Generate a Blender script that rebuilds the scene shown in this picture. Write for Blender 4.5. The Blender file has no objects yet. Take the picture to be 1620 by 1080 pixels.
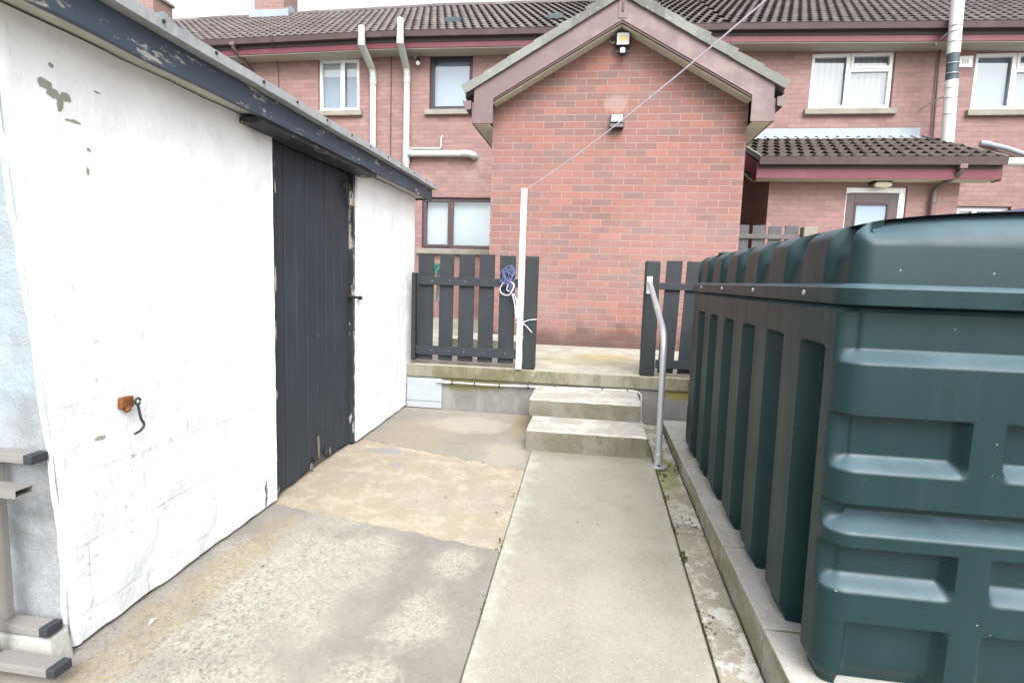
import bpy, bmesh, math, random
from mathutils import Vector, noise as mnoise
random.seed(7)
S = bpy.context.scene
C = S.collection
PI = math.pi
R = math.radians
ORG = {}


# ------------------------------------------------------------------ mesh helpers
class MB:
    def __init__(s):
        s.v = []; s.f = []

    def add(s, vs, fs):
        o = len(s.v); s.v += [tuple(p) for p in vs]; s.f += [tuple(i + o for i in f) for f in fs]
        return s

    def box(s, x0, x1, y0, y1, z0, z1):
        return s.hexa([(x0, y0, z0), (x1, y0, z0), (x1, y1, z0), (x0, y1, z0)],
                      [(x0, y0, z1), (x1, y0, z1), (x1, y1, z1), (x0, y1, z1)])

    def hexa(s, b, t):
        return s.add(list(b) + list(t), [(3, 2, 1, 0), (4, 5, 6, 7), (0, 1, 5, 4), (1, 2, 6, 5), (2, 3, 7, 6), (3, 0, 4, 7)])

    def prism(s, poly, ax, a, b):
        def m(p, w):
            return {'x': (w, p[0], p[1]), 'y': (p[0], w, p[1]), 'z': (p[0], p[1], w)}[ax]
        n = len(poly)
        vs = [m(p, a) for p in poly] + [m(p, b) for p in poly]
        fs = [tuple(range(n)), tuple(range(2 * n - 1, n - 1, -1))]
        fs += [(i, (i + 1) % n, n + (i + 1) % n, n + i) for i in range(n)]
        return s.add(vs, fs)

    def tube(s, pts, r, n=10, caps=True):
        pts = [Vector(p) for p in pts]
        rs = r if isinstance(r, (list, tuple)) else [r] * len(pts)
        t0 = (pts[1] - pts[0]).normalized()
        up = Vector((0, 0, 1)) if abs(t0.z) < .9 else Vector((1, 0, 0))
        nrm = (up - t0 * up.dot(t0)).normalized()
        vs = []
        for i, p in enumerate(pts):
            if i == 0: t = pts[1] - pts[0]
            elif i == len(pts) - 1: t = pts[-1] - pts[-2]
            else: t = (pts[i + 1] - p).normalized() + (p - pts[i - 1]).normalized()
            t.normalize()
            nrm = (nrm - t * nrm.dot(t)).normalized()
            bi = t.cross(nrm)
            for k in range(n):
                a = 2 * PI * k / n
                vs.append(p + (nrm * math.cos(a) + bi * math.sin(a)) * rs[i])
        fs = []
        for i in range(len(pts) - 1):
            for k in range(n):
                fs.append((i * n + k, i * n + (k + 1) % n, (i + 1) * n + (k + 1) % n, (i + 1) * n + k))
        if caps:
            fs.append(tuple(range(n - 1, -1, -1))); fs.append(tuple(range((len(pts) - 1) * n, len(pts) * n)))
        return s.add(vs, fs)

    def grid(s, fn, nu, nv):
        vs = [fn(i / nu, j / nv) for j in range(nv + 1) for i in range(nu + 1)]
        w = nu + 1
        return s.add(vs, [(j * w + i, j * w + i + 1, (j + 1) * w + i + 1, (j + 1) * w + i) for j in range(nv) for i in range(nu)])

    def sag(s):
        s.v = [(x, y, z + dropz(x)) for x, y, z in s.v]
        return s

    def build(s, name, mat, parent=None, bevel=0, smooth=None, recalc=True, seg=2):
        me = bpy.data.meshes.new(name)
        o = bpy.data.objects.new(name, me)
        org = ORG[parent] if parent is not None else None
        if org is None:
            xs = list(zip(*s.v))
            org = Vector(((min(xs[0]) + max(xs[0])) / 2, (min(xs[1]) + max(xs[1])) / 2, min(xs[2])))
            o.location = org
        ORG[o] = org
        me.from_pydata([tuple(Vector(p) - org) for p in s.v], [], s.f)
        if recalc:
            bm = bmesh.new(); bm.from_mesh(me)
            bmesh.ops.recalc_face_normals(bm, faces=bm.faces); bm.to_mesh(me); bm.free()
        me.materials.append(M[mat])
        C.objects.link(o)
        if parent is not None: o.parent = parent
        if smooth is not None:
            for p in me.polygons: p.use_smooth = True
            me.set_sharp_from_angle(angle=R(smooth))
        if bevel:
            m = o.modifiers.new('bevel', 'BEVEL'); m.width = bevel; m.segments = seg; m.limit_method = 'ANGLE'; m.angle_limit = R(35)
        return o


def thing(name, label, cat, loc, group=None):
    o = bpy.data.objects.new(name, None); C.objects.link(o); o.empty_display_size = .1
    o.location = loc; ORG[o] = Vector(loc)
    return tag(o, label, cat, group)


def tag(o, label, cat, group=None):
    o['label'] = label; o['category'] = cat
    if group: o['group'] = group
    return o


def kind(o, k='structure'):
    o['kind'] = k
    return o


def nz(x, y=0., z=0.):
    return mnoise.noise(Vector((x, y, z)))


def ss(a, b, x):
    t = min(1, max(0, (x - a) / (b - a))); return t * t * (3 - 2 * t)


def arc(c, r, a0, a1, n, ax='xz'):
    out = []
    for i in range(n + 1):
        a = R(a0 + (a1 - a0) * i / n)
        d = (r * math.cos(a), r * math.sin(a))
        out.append(Vector(c) + {'xz': Vector((d[0], 0, d[1])), 'yz': Vector((0, d[0], d[1])), 'xy': Vector((d[0], d[1], 0))}[ax])
    return out


def bend(pts, r, n=5):
    """round the corners of a polyline"""
    pts = [Vector(p) for p in pts]
    out = [pts[0]]
    for a, b, c in zip(pts, pts[1:], pts[2:]):
        u = (a - b); v = (c - b)
        k = min(r, u.length * .49, v.length * .49)
        p0 = b + u.normalized() * k; p1 = b + v.normalized() * k
        for i in range(n + 1):
            t = i / n
            out.append(p0 * (1 - t) ** 2 + b * 2 * t * (1 - t) + p1 * t * t)
    out.append(pts[-1])
    return out


# ------------------------------------------------------------------ materials
M = {}


class NT:
    def __init__(s, name):
        m = bpy.data.materials.new(name); m.use_nodes = True; M[name] = m
        s.t = m.node_tree; s.t.nodes.clear()
        s.out = s.n('ShaderNodeOutputMaterial')
        s._pos = None

    def n(s, ty, **k):
        nd = s.t.nodes.new(ty)
        for a, b in k.items(): setattr(nd, a, b)
        return nd

    def set(s, sock, v):
        if isinstance(v, bpy.types.NodeSocket): s.t.links.new(v, sock)
        elif v is not None:
            if isinstance(v, (tuple, list)) and len(v) == 3 and sock.type == 'RGBA': v = (*v, 1)
            sock.default_value = v

    @property
    def pos(s):
        if s._pos is None: s._pos = s.n('ShaderNodeNewGeometry')
        return s._pos.outputs['Position']

    @property
    def nrm(s):
        s.pos
        return s._pos.outputs['Normal']

    def sep(s, v):
        x = s.n('ShaderNodeSeparateXYZ'); s.set(x.inputs[0], v); return x.outputs

    def xyz(s, x=0., y=0., z=0.):
        c = s.n('ShaderNodeCombineXYZ')
        for i, v in enumerate((x, y, z)): s.set(c.inputs[i], v)
        return c.outputs[0]

    def map(s, v, sc=(1, 1, 1), loc=(0, 0, 0), rot=(0, 0, 0)):
        m = s.n('ShaderNodeMapping'); s.set(m.inputs[0], v)
        m.inputs['Scale'].default_value = sc; m.inputs['Location'].default_value = loc; m.inputs['Rotation'].default_value = rot
        return m.outputs[0]

    def noise(s, scale, detail=4, rough=.6, vec=None, dist=0., col=False):
        x = s.n('ShaderNodeTexNoise'); s.set(x.inputs['Vector'], vec if vec is not None else s.pos)
        x.inputs['Scale'].default_value = scale; x.inputs['Detail'].default_value = detail
        x.inputs['Roughness'].default_value = rough; x.inputs['Distortion'].default_value = dist
        return x.outputs['Color' if col else 'Fac']

    def voro(s, scale, vec=None, feat='F1', out='Distance'):
        x = s.n('ShaderNodeTexVoronoi', feature=feat); s.set(x.inputs['Vector'], vec if vec is not None else s.pos)
        x.inputs['Scale'].default_value = scale
        return x.outputs[out]

    def ramp(s, fac, stops, interp='LINEAR'):
        r = s.n('ShaderNodeValToRGB'); s.set(r.inputs[0], fac); cr = r.color_ramp; cr.interpolation = interp
        while len(cr.elements) < len(stops): cr.elements.new(.5)
        for e, (p, c) in zip(cr.elements, stops):
            e.position = p; e.color = (c, c, c, 1) if not isinstance(c, (tuple, list)) else (*c, 1)
        return r.outputs[0]

    def mix(s, f, a, b, mode='MIX'):
        x = s.n('ShaderNodeMix', data_type='RGBA', blend_type=mode)
        s.set(x.inputs[0], f); s.set(x.inputs[6], a); s.set(x.inputs[7], b)
        return x.outputs[2]

    def m(s, op, a, b=None, c=None, clamp=False):
        x = s.n('ShaderNodeMath', operation=op, use_clamp=clamp)
        s.set(x.inputs[0], a)
        if b is not None: s.set(x.inputs[1], b)
        if c is not None: s.set(x.inputs[2], c)
        return x.outputs[0]

    def mr(s, v, a, b, c=0., d=1.):
        x = s.n('ShaderNodeMapRange', interpolation_type='SMOOTHSTEP'); s.set(x.inputs[0], v)
        for i, q in enumerate((a, b, c, d)): x.inputs[i + 1].default_value = q
        return x.outputs[0]

    def bump(s, h, strength=.3, dist=.01, nrm=None):
        b = s.n('ShaderNodeBump'); s.set(b.inputs['Height'], h)
        b.inputs['Strength'].default_value = strength; b.inputs['Distance'].default_value = dist
        if nrm is not None: s.set(b.inputs['Normal'], nrm)
        return b.outputs[0]

    def bsdf(s, col, rough=.7, nrm=None, spec=.4, metal=0., coat=0.):
        b = s.n('ShaderNodeBsdfPrincipled')
        s.set(b.inputs['Base Color'], col); s.set(b.inputs['Roughness'], rough)
        s.set(b.inputs['Specular IOR Level'], spec); s.set(b.inputs['Metallic'], metal)
        if nrm is not None: s.set(b.inputs['Normal'], nrm)
        s.t.links.new(b.outputs[0], s.out.inputs[0])
        return b

    def blob(s, cx, cy, rx, ry, wob=.35, sc=6., axes=(0, 1), soft=.25):
        """0..1 mask of an irregular patch round (cx,cy)"""
        p = s.sep(s.pos)
        dx = s.m('DIVIDE', s.m('SUBTRACT', p[axes[0]], cx), rx); dy = s.m('DIVIDE', s.m('SUBTRACT', p[axes[1]], cy), ry)
        d = s.m('SQRT', s.m('ADD', s.m('MULTIPLY', dx, dx), s.m('MULTIPLY', dy, dy)))
        d = s.m('ADD', d, s.m('MULTIPLY', s.m('SUBTRACT', s.noise(sc, 6, .65), .5), wob * 4))
        return s.mr(d, 1 + soft, 1 - soft)

    def any(s, *ms):
        r = ms[0]
        for q in ms[1:]: r = s.m('MAXIMUM', r, q)
        return r


def brick(name, cols, mortar, stain=None, mcon=1.0, msize=.0055, xoff=0., tone=.35, bumpd=.006):
    t = NT(name)
    p = t.sep(t.pos); nn = t.sep(t.nrm)
    ax = t.m('GREATER_THAN', t.m('ABSOLUTE', nn[0]), .6)
    u = t.m('ADD', t.m('MULTIPLY', ax, p[1]), t.m('MULTIPLY', t.m('SUBTRACT', 1., ax), p[0]))
    wob = t.m('ADD', t.m('MULTIPLY', t.m('SUBTRACT', t.noise(9, 4, .7), .5), .009), t.m('MULTIPLY', t.m('SUBTRACT', t.noise(55, 2), .5), .006))
    u = t.m('ADD', u, t.m('MULTIPLY', t.m('SUBTRACT', t.noise(12, 4, .7, t.map(t.pos, loc=(9, 9, 9))), .5), .012))
    v = t.m('ADD', p[2], t.m('ADD', wob, 15.))
    b = t.n('ShaderNodeTexBrick'); t.set(b.inputs['Vector'], t.xyz(t.m('ADD', u, 45.), v, 0.))
    b.offset = .5; b.squash = 1
    for k, q in dict(Scale=1., **{'Mortar Size': msize, 'Mortar Smooth': .35, 'Bias': 0., 'Brick Width': .225, 'Row Height': .075}).items(): b.inputs[k].default_value = q
    b.inputs['Color1'].default_value = (0, 0, 0, 1); b.inputs['Color2'].default_value = (1, 1, 1, 1); b.inputs['Mortar'].default_value = (.5, .5, .5, 1)
    n = len(cols)
    c = t.ramp(b.outputs['Color'], [(i / (n - 1), q) for i, q in enumerate(cols)])
    big = t.noise(1.3, 3); fine = t.noise(85, 4, .7); mid = t.noise(14, 4, .6)
    c = t.mix(t.mr(mid, .3, .75, 0, tone), c, (cols[0][0] * .7, cols[0][1] * .72, cols[0][2] * .8))
    c = t.mix(t.mr(fine, .5, .8, 0, .4), c, (.38, .31, .29))
    c = t.mix(t.mr(t.noise(.9, 4, .6, t.map(t.pos, loc=(4, 2, 7))), .4, .7, 0, .35), c, (.27, .165, .155))
    c = t.mix(t.mr(big, .5, .8, 0, .25), c, mortar)
    mc = t.mix(t.noise(30, 3), tuple(q * .7 for q in mortar), tuple(min(1, q * 1.15) for q in mortar))
    mf = t.m('MULTIPLY', b.outputs['Fac'], t.mr(t.noise(7, 4, .7), .35, .62, mcon * .55, mcon))
    col = t.mix(mf, c, mc)
    if stain == 'gable':
        z = p[2]
        damp = t.m('MULTIPLY', t.mr(t.m('ADD', z, t.m('MULTIPLY', t.m('SUBTRACT', t.noise(4, 4), .5), .5)), .34, .02), .75)
        col = t.mix(damp, col, (.07, .045, .04))
        eff = t.any(t.blob(-1.36, 2.66, .12, .09, .3, 9, (0, 2)), t.m('MULTIPLY', t.blob(-.9, 1.0, .9, .5, .6, 3, (0, 2), .6), .3), t.m('MULTIPLY', t.blob(-1.9, .9, .6, .6, .6, 3, (0, 2), .6), .2))
        col = t.mix(t.m('MULTIPLY', eff, .45), col, (.36, .28, .26))
        spl = t.mr(t.voro(5.5), .045, .02)
        col = t.mix(t.m('MULTIPLY', spl, t.mr(z, 2.2, 1.2)), col, (.45, .37, .32))
    if stain == 'house':
        lich = t.m('MULTIPLY', t.mr(t.noise(2.2, 5), .55, .75), .35)
        col = t.mix(lich, col, (.36, .29, .26))
    h = t.m('ADD', t.m('MULTIPLY', t.m('SUBTRACT', 1., b.outputs['Fac']), 1.), t.m('MULTIPLY', fine, .35))
    t.bsdf(col, .88, t.bump(h, .55, bumpd), .25)


def concrete(name, base, dark, light, sc=1., bumpd=.004, extra=None, rough=.9, k=.6):
    t = NT(name)
    a = t.noise(2.2 * sc, 6, .65); f = t.noise(150, 3, .7); g = t.noise(22 * sc, 5, .7)
    c = t.mix(t.mr(a, .3, .7), dark, base)
    c = t.mix(t.mr(g, .5, .78, 0, .7), c, light)
    c = t.mix(t.mr(f, .55, .8, 0, .5), c, tuple(q * .45 for q in dark))
    c = t.mix(t.mr(f, .45, .2, 0, .4), c, tuple(min(.9, q * 1.3) for q in light))
    if extra: c = extra(t, c)
    c = t.mix(1., c, (k, k, k), 'MULTIPLY')
    h = t.m('ADD', t.m('MULTIPLY', f, .7), g)
    t.bsdf(c, rough, t.bump(h, .5, bumpd), .25)


def simple(name, col, rough=.5, var=.15, sc=12, spec=.45, metal=0., bumpd=.0, dirt=None, da=.4, dsc=3.):
    t = NT(name)
    n = t.noise(sc, 5, .65)
    c = t.mix(n, tuple(q * (1 - var) for q in col), tuple(min(1, q * (1 + var)) for q in col))
    if dirt: c = t.mix(t.mr(t.noise(dsc, 6, .7), .48, .72, 0, da), c, dirt)
    t.bsdf(c, rough, t.bump(t.noise(sc * 6, 4), .4, bumpd) if bumpd else None, spec, metal)


# bricks
brick('gable_brick', [(.175, .108, .1), (.24, .115, .096), (.305, .14, .108), (.225, .118, .104), (.18, .122, .118), (.275, .127, .1), (.245, .119, .1), (.205, .115, .105)], (.335, .262, .235), 'gable', tone=.3, mcon=.85)
brick('house_brick', [(.215, .132, .128), (.268, .16, .15), (.305, .185, .172), (.24, .15, .143), (.295, .175, .163)], (.215, .155, .145), 'house', mcon=.95, msize=.0058, tone=.3, bumpd=.01)
brick('chimney_brick', [(.23, .14, .125), (.29, .19, .17), (.26, .16, .145)], (.34, .28, .25))

# tiles
def tilemat(name, a, b, lich):
    t = NT(name)
    n = t.noise(3, 5); f = t.noise(60, 4, .7)
    a, b = [tuple(q * 1.15 for q in v) for v in (a, b)]
    cell = t.n('ShaderNodeTexWhiteNoise'); q = t.sep(t.pos)
    t.set(cell.inputs[0], t.xyz(t.m('FLOOR', t.m('DIVIDE', q[0], .31)), t.m('FLOOR', t.m('DIVIDE', q[1], .26)), 0.))
    c = t.mix(cell.outputs[0], a, b)
    c = t.mix(t.mr(n, .45, .7, 0, .45), c, tuple(v * .7 for v in a))
    c = t.mix(t.mr(t.noise(7, 6, .75), .6, .72, 0, .55), c, lich)
    c = t.mix(t.mr(f, .55, .8, 0, .45), c, (.03, .025, .024))
    c = t.mix(t.mr(t.noise(22, 6, .8), .56, .68, 0, .6), c, lich) if name == 'lichen_tile' else c
    t.bsdf(c, .8, t.bump(f, .4, .003), .35)
tilemat('roof_tile', (.088, .074, .073), (.13, .112, .11), (.22, .21, .20))
tilemat('porch_tile', (.1, .082, .074), (.145, .12, .108), (.3, .29, .25))
tilemat('lichen_tile', (.11, .112, .105), (.19, .195, .18), (.40, .43, .40))

# concretes
def bay_near(t, c):
    p = t.sep(t.pos)
    sp = t.m('ADD', t.m('MULTIPLY', t.noise(75, 5, .85), .65), t.m('MULTIPLY', t.noise(20, 6, .75), .35))
    speck = t.mr(sp, .42, .56, .05, .95)
    m = t.any(t.blob(-2.66, -4.5, .3, .5, .75, 5, soft=.5), t.blob(-2.42, -4.2, .16, .1, .8, 7, soft=.5), t.blob(-2.02, -4.24, .095, .11, .45, 9, soft=.5), t.blob(-2.05, -4.62, .1, .17, .55, 8, soft=.5), t.blob(-2.13, -5.0, .13, .18, .6, 8, soft=.5), t.blob(-2.6, -5.2, .3, .3, .7, 5, soft=.5))
    c = t.mix(t.m('MULTIPLY', m, speck), c, (.68, .655, .545))
    ych = t.m('MULTIPLY', t.m('MULTIPLY', t.blob(-2.90, -4.75, .09, .8, .5, 6), t.mr(t.noise(40, 5, .8), .4, .6, .3, 1.)), .55)
    c = t.mix(ych, c, (.46, .36, .17))
    dk = t.m('MULTIPLY', t.mr(t.noise(60, 6, .85), .52, .62), t.m('ADD', .25, t.m('MULTIPLY', t.blob(-2.8, -4.9, .3, .7, .6, 5, soft=.6), .55)))
    c = t.mix(dk, c, (.17, .16, .15))
    sc = t.mr(t.m('ABSOLUTE', t.m('SUBTRACT', t.noise(2.3, 3, .5, t.map(t.pos, (1, 1, 1), (3.3, 1.2, 0))), .5)), .004, .001)
    c = t.mix(t.m('MULTIPLY', sc, .12), c, (.6, .58, .54))
    return c
concrete('bay_near', (.46, .435, .385), (.36, .34, .305), (.5, .475, .42), extra=bay_near, k=.54)

def bay_mid(t, c):
    c = t.mix(t.mr(t.noise(3, 6, .7), .35, .7, .1, .7), c, (.57, .48, .35))
    c = t.mix(t.mr(t.noise(70, 5, .8), .52, .7, 0, .45), c, (.42, .36, .27))
    c = t.mix(t.mr(t.noise(7, 6, .75), .46, .62, 0, .75), c, (.70, .63, .50))
    c = t.mix(t.m('MULTIPLY', t.mr(t.noise(26, 6, .8), .58, .68), .6), c, (.36, .29, .2))
    c = t.mix(t.mr(t.noise(2.6, 4), .52, .7, 0, .6), c, (.5, .46, .4))
    c = t.mix(t.mr(t.noise(45, 4, .8), .62, .75, 0, .6), c, (.3, .23, .15))
    rep = t.any(t.blob(-2.79, -2.97, .14, .06, .5, 12, soft=.08), t.blob(-2.65, -3.19, .06, .035, .5, 16, soft=.08))
    c = t.mix(t.m('MULTIPLY', rep, .85), c, (.42, .42, .42))
    return c
concrete('bay_mid', (.54, .475, .37), (.48, .41, .31), (.62, .56, .46), extra=bay_mid, k=.6)

def bay_back(t, c):
    m = t.any(t.blob(-2.02, -2.9, .14, .22, .4, 6), t.blob(-2.4, -2.25, .3, .2, .5, 4))
    c = t.mix(t.m('MULTIPLY', m, .6), c, (.56, .53, .42))
    c = t.mix(t.m('MULTIPLY', t.blob(-2.0, -2.1, .08, .35, .4, 5), .5), c, (.42, .33, .17))
    c = t.mix(t.m('MULTIPLY', t.blob(-2.75, -2.6, .25, .35, .4, 4), .35), c, (.46, .38, .25))
    return c
concrete('bay_back', (.43, .4, .345), (.34, .315, .275), (.5, .47, .39), extra=bay_back, k=.64)

def pathx(t, c):
    st = t.voro(75)
    c = t.mix(t.mr(t.noise(65, 4, .8), .5, .68, 0, .5), c, (.3, .28, .235))
    c = t.mix(t.mr(t.noise(2.5, 5, .7), .45, .65, 0, .35), c, (.52, .5, .44))
    c = t.mix(t.mr(st, .27, .14, 0, .42), c, (.7, .65, .55))
    c = t.mix(t.mr(t.voro(85, t.map(t.pos, loc=(3, 1, 0))), .22, .12, 0, .5), c, (.2, .19, .165))
    p = t.sep(t.pos)
    edge = t.m('ADD', p[0], t.m('MULTIPLY', t.m('SUBTRACT', t.noise(7, 5, .7), .5), .35))
    c = t.mix(t.m('MULTIPLY', t.m('MULTIPLY', t.mr(edge, -1.76, -1.87), t.mr(t.noise(16, 6, .8), .4, .6, .25, 1.)), .75), c, (.68, .67, .62))
    c = t.mix(t.m('MULTIPLY', t.mr(edge, -1.16, -1.05), .35), c, (.6, .57, .5))
    gr = t.m('MULTIPLY', .6, t.mr(t.m('ADD', p[1], t.m('MULTIPLY', t.m('SUBTRACT', t.noise(6, 5), .5), .4)), -2.94, -2.76))
    c = t.mix(gr, c, (.3, .3, .2))
    return c
concrete('path_concrete', (.46, .435, .36), (.39, .37, .305), (.5, .475, .4), sc=1.4, bumpd=.006, extra=pathx, k=.69)

def gutx(t, c):
    c = t.mix(t.mr(t.noise(8, 7, .8), .48, .56, 0, .9), c, (.74, .73, .69))
    c = t.mix(t.mr(t.noise(14, 6, .8, t.map(t.pos, loc=(4, 0, 0))), .56, .64, 0, .7), c, (.22, .2, .14))
    c = t.mix(t.mr(t.noise(4, 5), .5, .68, 0, .6), c, (.4, .35, .2))
    c = t.mix(t.m('MULTIPLY', t.blob(-1.02, -2.95, .08, .3, .4, 9), .7), c, (.27, .27, .08))
    return c
concrete('channel_stone', (.46, .42, .33), (.36, .33, .27), (.55, .52, .44), extra=gutx, sc=2, k=.72)
concrete('plinth_stone', (.5, .49, .46), (.4, .39, .37), (.62, .61, .58), sc=2, k=.82,
         extra=lambda t, c: t.mix(t.m('MULTIPLY', t.m('LESS_THAN', t.sep(t.nrm)[2], .5), t.mr(t.noise(9, 5, .7, t.map(t.pos, (1, .5, 1))), .35, .6, .3, .85)), t.mix(t.mr(t.noise(4, 6, .75), .5, .66, 0, .6), c, (.46, .45, .34)), (.24, .225, .13)))

def stepx(t, c):
    n = t.sep(t.nrm)
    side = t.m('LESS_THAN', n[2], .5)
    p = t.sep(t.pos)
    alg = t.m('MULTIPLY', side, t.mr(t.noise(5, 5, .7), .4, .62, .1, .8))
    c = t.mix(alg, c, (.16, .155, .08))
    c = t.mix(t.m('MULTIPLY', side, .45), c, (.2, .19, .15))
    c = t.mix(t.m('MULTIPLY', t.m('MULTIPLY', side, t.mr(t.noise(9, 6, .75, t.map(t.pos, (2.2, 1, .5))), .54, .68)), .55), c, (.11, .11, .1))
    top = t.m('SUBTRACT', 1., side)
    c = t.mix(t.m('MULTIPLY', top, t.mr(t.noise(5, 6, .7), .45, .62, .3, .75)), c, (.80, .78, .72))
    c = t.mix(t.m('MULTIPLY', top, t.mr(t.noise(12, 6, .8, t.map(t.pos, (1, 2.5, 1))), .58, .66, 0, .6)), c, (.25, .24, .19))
    return c
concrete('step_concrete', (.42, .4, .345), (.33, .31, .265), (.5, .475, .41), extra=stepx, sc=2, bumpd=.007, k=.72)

def deckx(t, c):
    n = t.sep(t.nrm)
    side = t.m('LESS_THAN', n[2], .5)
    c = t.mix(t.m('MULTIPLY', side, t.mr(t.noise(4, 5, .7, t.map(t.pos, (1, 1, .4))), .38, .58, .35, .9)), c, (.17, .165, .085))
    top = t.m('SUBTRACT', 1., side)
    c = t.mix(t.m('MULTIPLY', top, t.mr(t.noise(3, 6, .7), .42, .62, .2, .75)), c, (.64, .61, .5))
    c = t.mix(t.m('MULTIPLY', t.m('MULTIPLY', top, t.blob(-1.35, -.85, .3, .16, .5, 5)), .6), c, (.5, .36, .1))
    c = t.mix(t.m('MULTIPLY', t.m('MULTIPLY', top, t.blob(-1.55, -1.2, .4, .25, .5, 6)), .5), c, (.36, .36, .18))
    return c
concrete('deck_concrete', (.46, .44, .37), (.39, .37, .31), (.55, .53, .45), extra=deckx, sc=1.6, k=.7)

def retx(t, c):
    c = t.mix(t.m('MULTIPLY', t.mr(t.noise(5, 5, .7, t.map(t.pos, (1, 1, .25))), .5, .7), .5), c, (.5, .5, .48))
    p = t.sep(t.pos)
    c = t.mix(t.m('MULTIPLY', t.blob(-2.45, -.12, .3, .09, .4, 6, (0, 2)), .8), c, (.22, .2, .06))
    c = t.mix(t.m('MULTIPLY', t.blob(-.82, -.08, .14, .1, .4, 6, (0, 2)), .8), c, (.33, .28, .05))
    return c
concrete('retaining_render', (.34, .335, .325), (.25, .245, .24), (.42, .415, .4), extra=retx, sc=2)
concrete('pale_block', (.5, .5, .47), (.4, .4, .38), (.6, .6, .57), sc=3, k=.8)
concrete('sill_concrete', (.44, .42, .36), (.34, .32, .27), (.52, .5, .43), sc=3)
concrete('ground_concrete', (.34, .33, .3), (.26, .25, .22), (.4, .39, .35))
concrete('grey_render', (.4, .42, .44), (.28, .29, .3), (.52, .54, .55), sc=1.6, bumpd=.01, k=.8,
         extra=lambda t, c: t.mix(t.mr(t.m('ADD', t.sep(t.pos)[2], t.m('MULTIPLY', t.m('SUBTRACT', t.noise(4, 5), .5), .8)), .12, .45), t.mix(t.mr(t.noise(5, 5), .45, .66, 0, .75), c, (.2, .2, .2)), t.mix(t.mr(t.noise(6, 6, .7), .35, .55, .45, 1.), c, (.40, .47, .52))))
concrete('mortar_bed', (.36, .375, .33), (.26, .27, .24), (.5, .53, .46), sc=4, bumpd=.008)

# whitewash
def whitewash():
    t = NT('whitewash')
    p = t.sep(t.pos)
    b = t.n('ShaderNodeTexBrick'); b.offset = .5
    u = t.m('ADD', t.m('ADD', p[1], p[0]), t.m('MULTIPLY', t.m('SUBTRACT', t.noise(4, 3), .5), .02))
    v = t.m('ADD', p[2], t.m('MULTIPLY', t.m('SUBTRACT', t.noise(5, 3, .5, t.map(t.pos, loc=(5, 5, 5))), .5), .02))
    t.set(b.inputs['Vector'], t.xyz(t.m('ADD', u, 20.1), t.m('ADD', v, 10.04), 0.))
    for k, q in dict(Scale=1., **{'Mortar Size': .008, 'Mortar Smooth': .8, 'Brick Width': .45, 'Row Height': .225}).items(): b.inputs[k].default_value = q
    low = t.mr(t.m('ADD', p[2], t.m('MULTIPLY', p[1], .05)), .55, -.05)
    near = t.mr(p[1], -3.8, -4.9)
    wash = t.mix(t.noise(3, 5), (.79, .805, .825), (.84, .845, .85))
    wash = t.mix(t.mr(t.noise(10, 6, .7), .5, .75, 0, .5), wash, (.62, .64, .655))
    nl = t.m('MULTIPLY', t.m('MULTIPLY', near, t.mr(p[2], .9, -.2)), t.mr(t.noise(6, 6, .75), .35, .6, .3, 1.))
    wash = t.mix(t.m('MULTIPLY', nl, .8), wash, (.60, .63, .67))
    jt = t.m('MULTIPLY', t.m('MULTIPLY', b.outputs['Fac'], low), t.m('MULTIPLY', t.mr(near, 0., 1., .3, 1.), t.mr(t.noise(13, 6, .8), .48, .60)))
    wash = t.mix(t.m('MULTIPLY', jt, .6), wash, (.33, .34, .36))
    pit = t.m('MULTIPLY', t.m('MULTIPLY', t.mr(t.noise(17, 6, .8), .58, .66), t.m('MULTIPLY', near, t.mr(p[2], 1.0, .45))), .8)
    wash = t.mix(pit, wash, (.36, .37, .39))
    ww = dict(axes=(1, 2), soft=.08)
    bare = t.any(t.blob(-4.965, 1.235, .022, .016, .7, 30, **ww), t.blob(-4.945, 1.215, .02, .014, .7, 30, **ww), t.blob(-4.925, 1.19, .011, .024, .6, 30, **ww), t.blob(-4.905, 1.215, .02, .013, .7, 34, **ww),
                 t.blob(-4.885, 1.155, .02, .005, .8, 40, **ww), t.blob(-4.835, 1.085, .008, .006, .8, 40, **ww), t.blob(-4.84, 1.02, .005, .015, .7, 40, **ww), t.blob(-4.8, 1.265, .012, .004, .9, 40, **ww),
                 t.blob(-4.84, .18, .018, .007, .8, 30, **ww), t.blob(-4.95, 1.29, .008, .006, .8, 40, **ww))
    wash = t.mix(bare, wash, (.27, .27, .235))
    crk = t.m('MULTIPLY', t.mr(t.m('ABSOLUTE', t.m('SUBTRACT', t.m('ADD', p[1], t.m('MULTIPLY', t.m('SUBTRACT', t.noise(22, 4), .5), .05)), -3.935)), .010, .006), t.mr(p[2], -.27, -.3))
    wash = t.mix(crk, wash, (.16, .155, .14))
    base = t.m('MULTIPLY', t.mr(t.m('ADD', t.m('SUBTRACT', p[2], t.m('MULTIPLY', p[1], .028)), t.m('MULTIPLY', t.m('SUBTRACT', t.noise(14, 5), .5), .09)), -.27, -.33), .35)
    wash = t.mix(base, wash, (.5, .51, .5))
    h = t.m('ADD', t.m('MULTIPLY', t.noise(12, 6, .6), 1.6), t.m('MULTIPLY', t.noise(90, 4), .25))
    h = t.m('SUBTRACT', h, t.m('MULTIPLY', b.outputs['Fac'], t.m('MULTIPLY', t.m('MULTIPLY', low, t.mr(t.noise(4, 4, .7), .4, .6)), .3)))
    h = t.m('SUBTRACT', h, t.m('MULTIPLY', bare, .4))
    t.bsdf(wash, .8, t.bump(h, .38, .014), .3)
whitewash()


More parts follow.
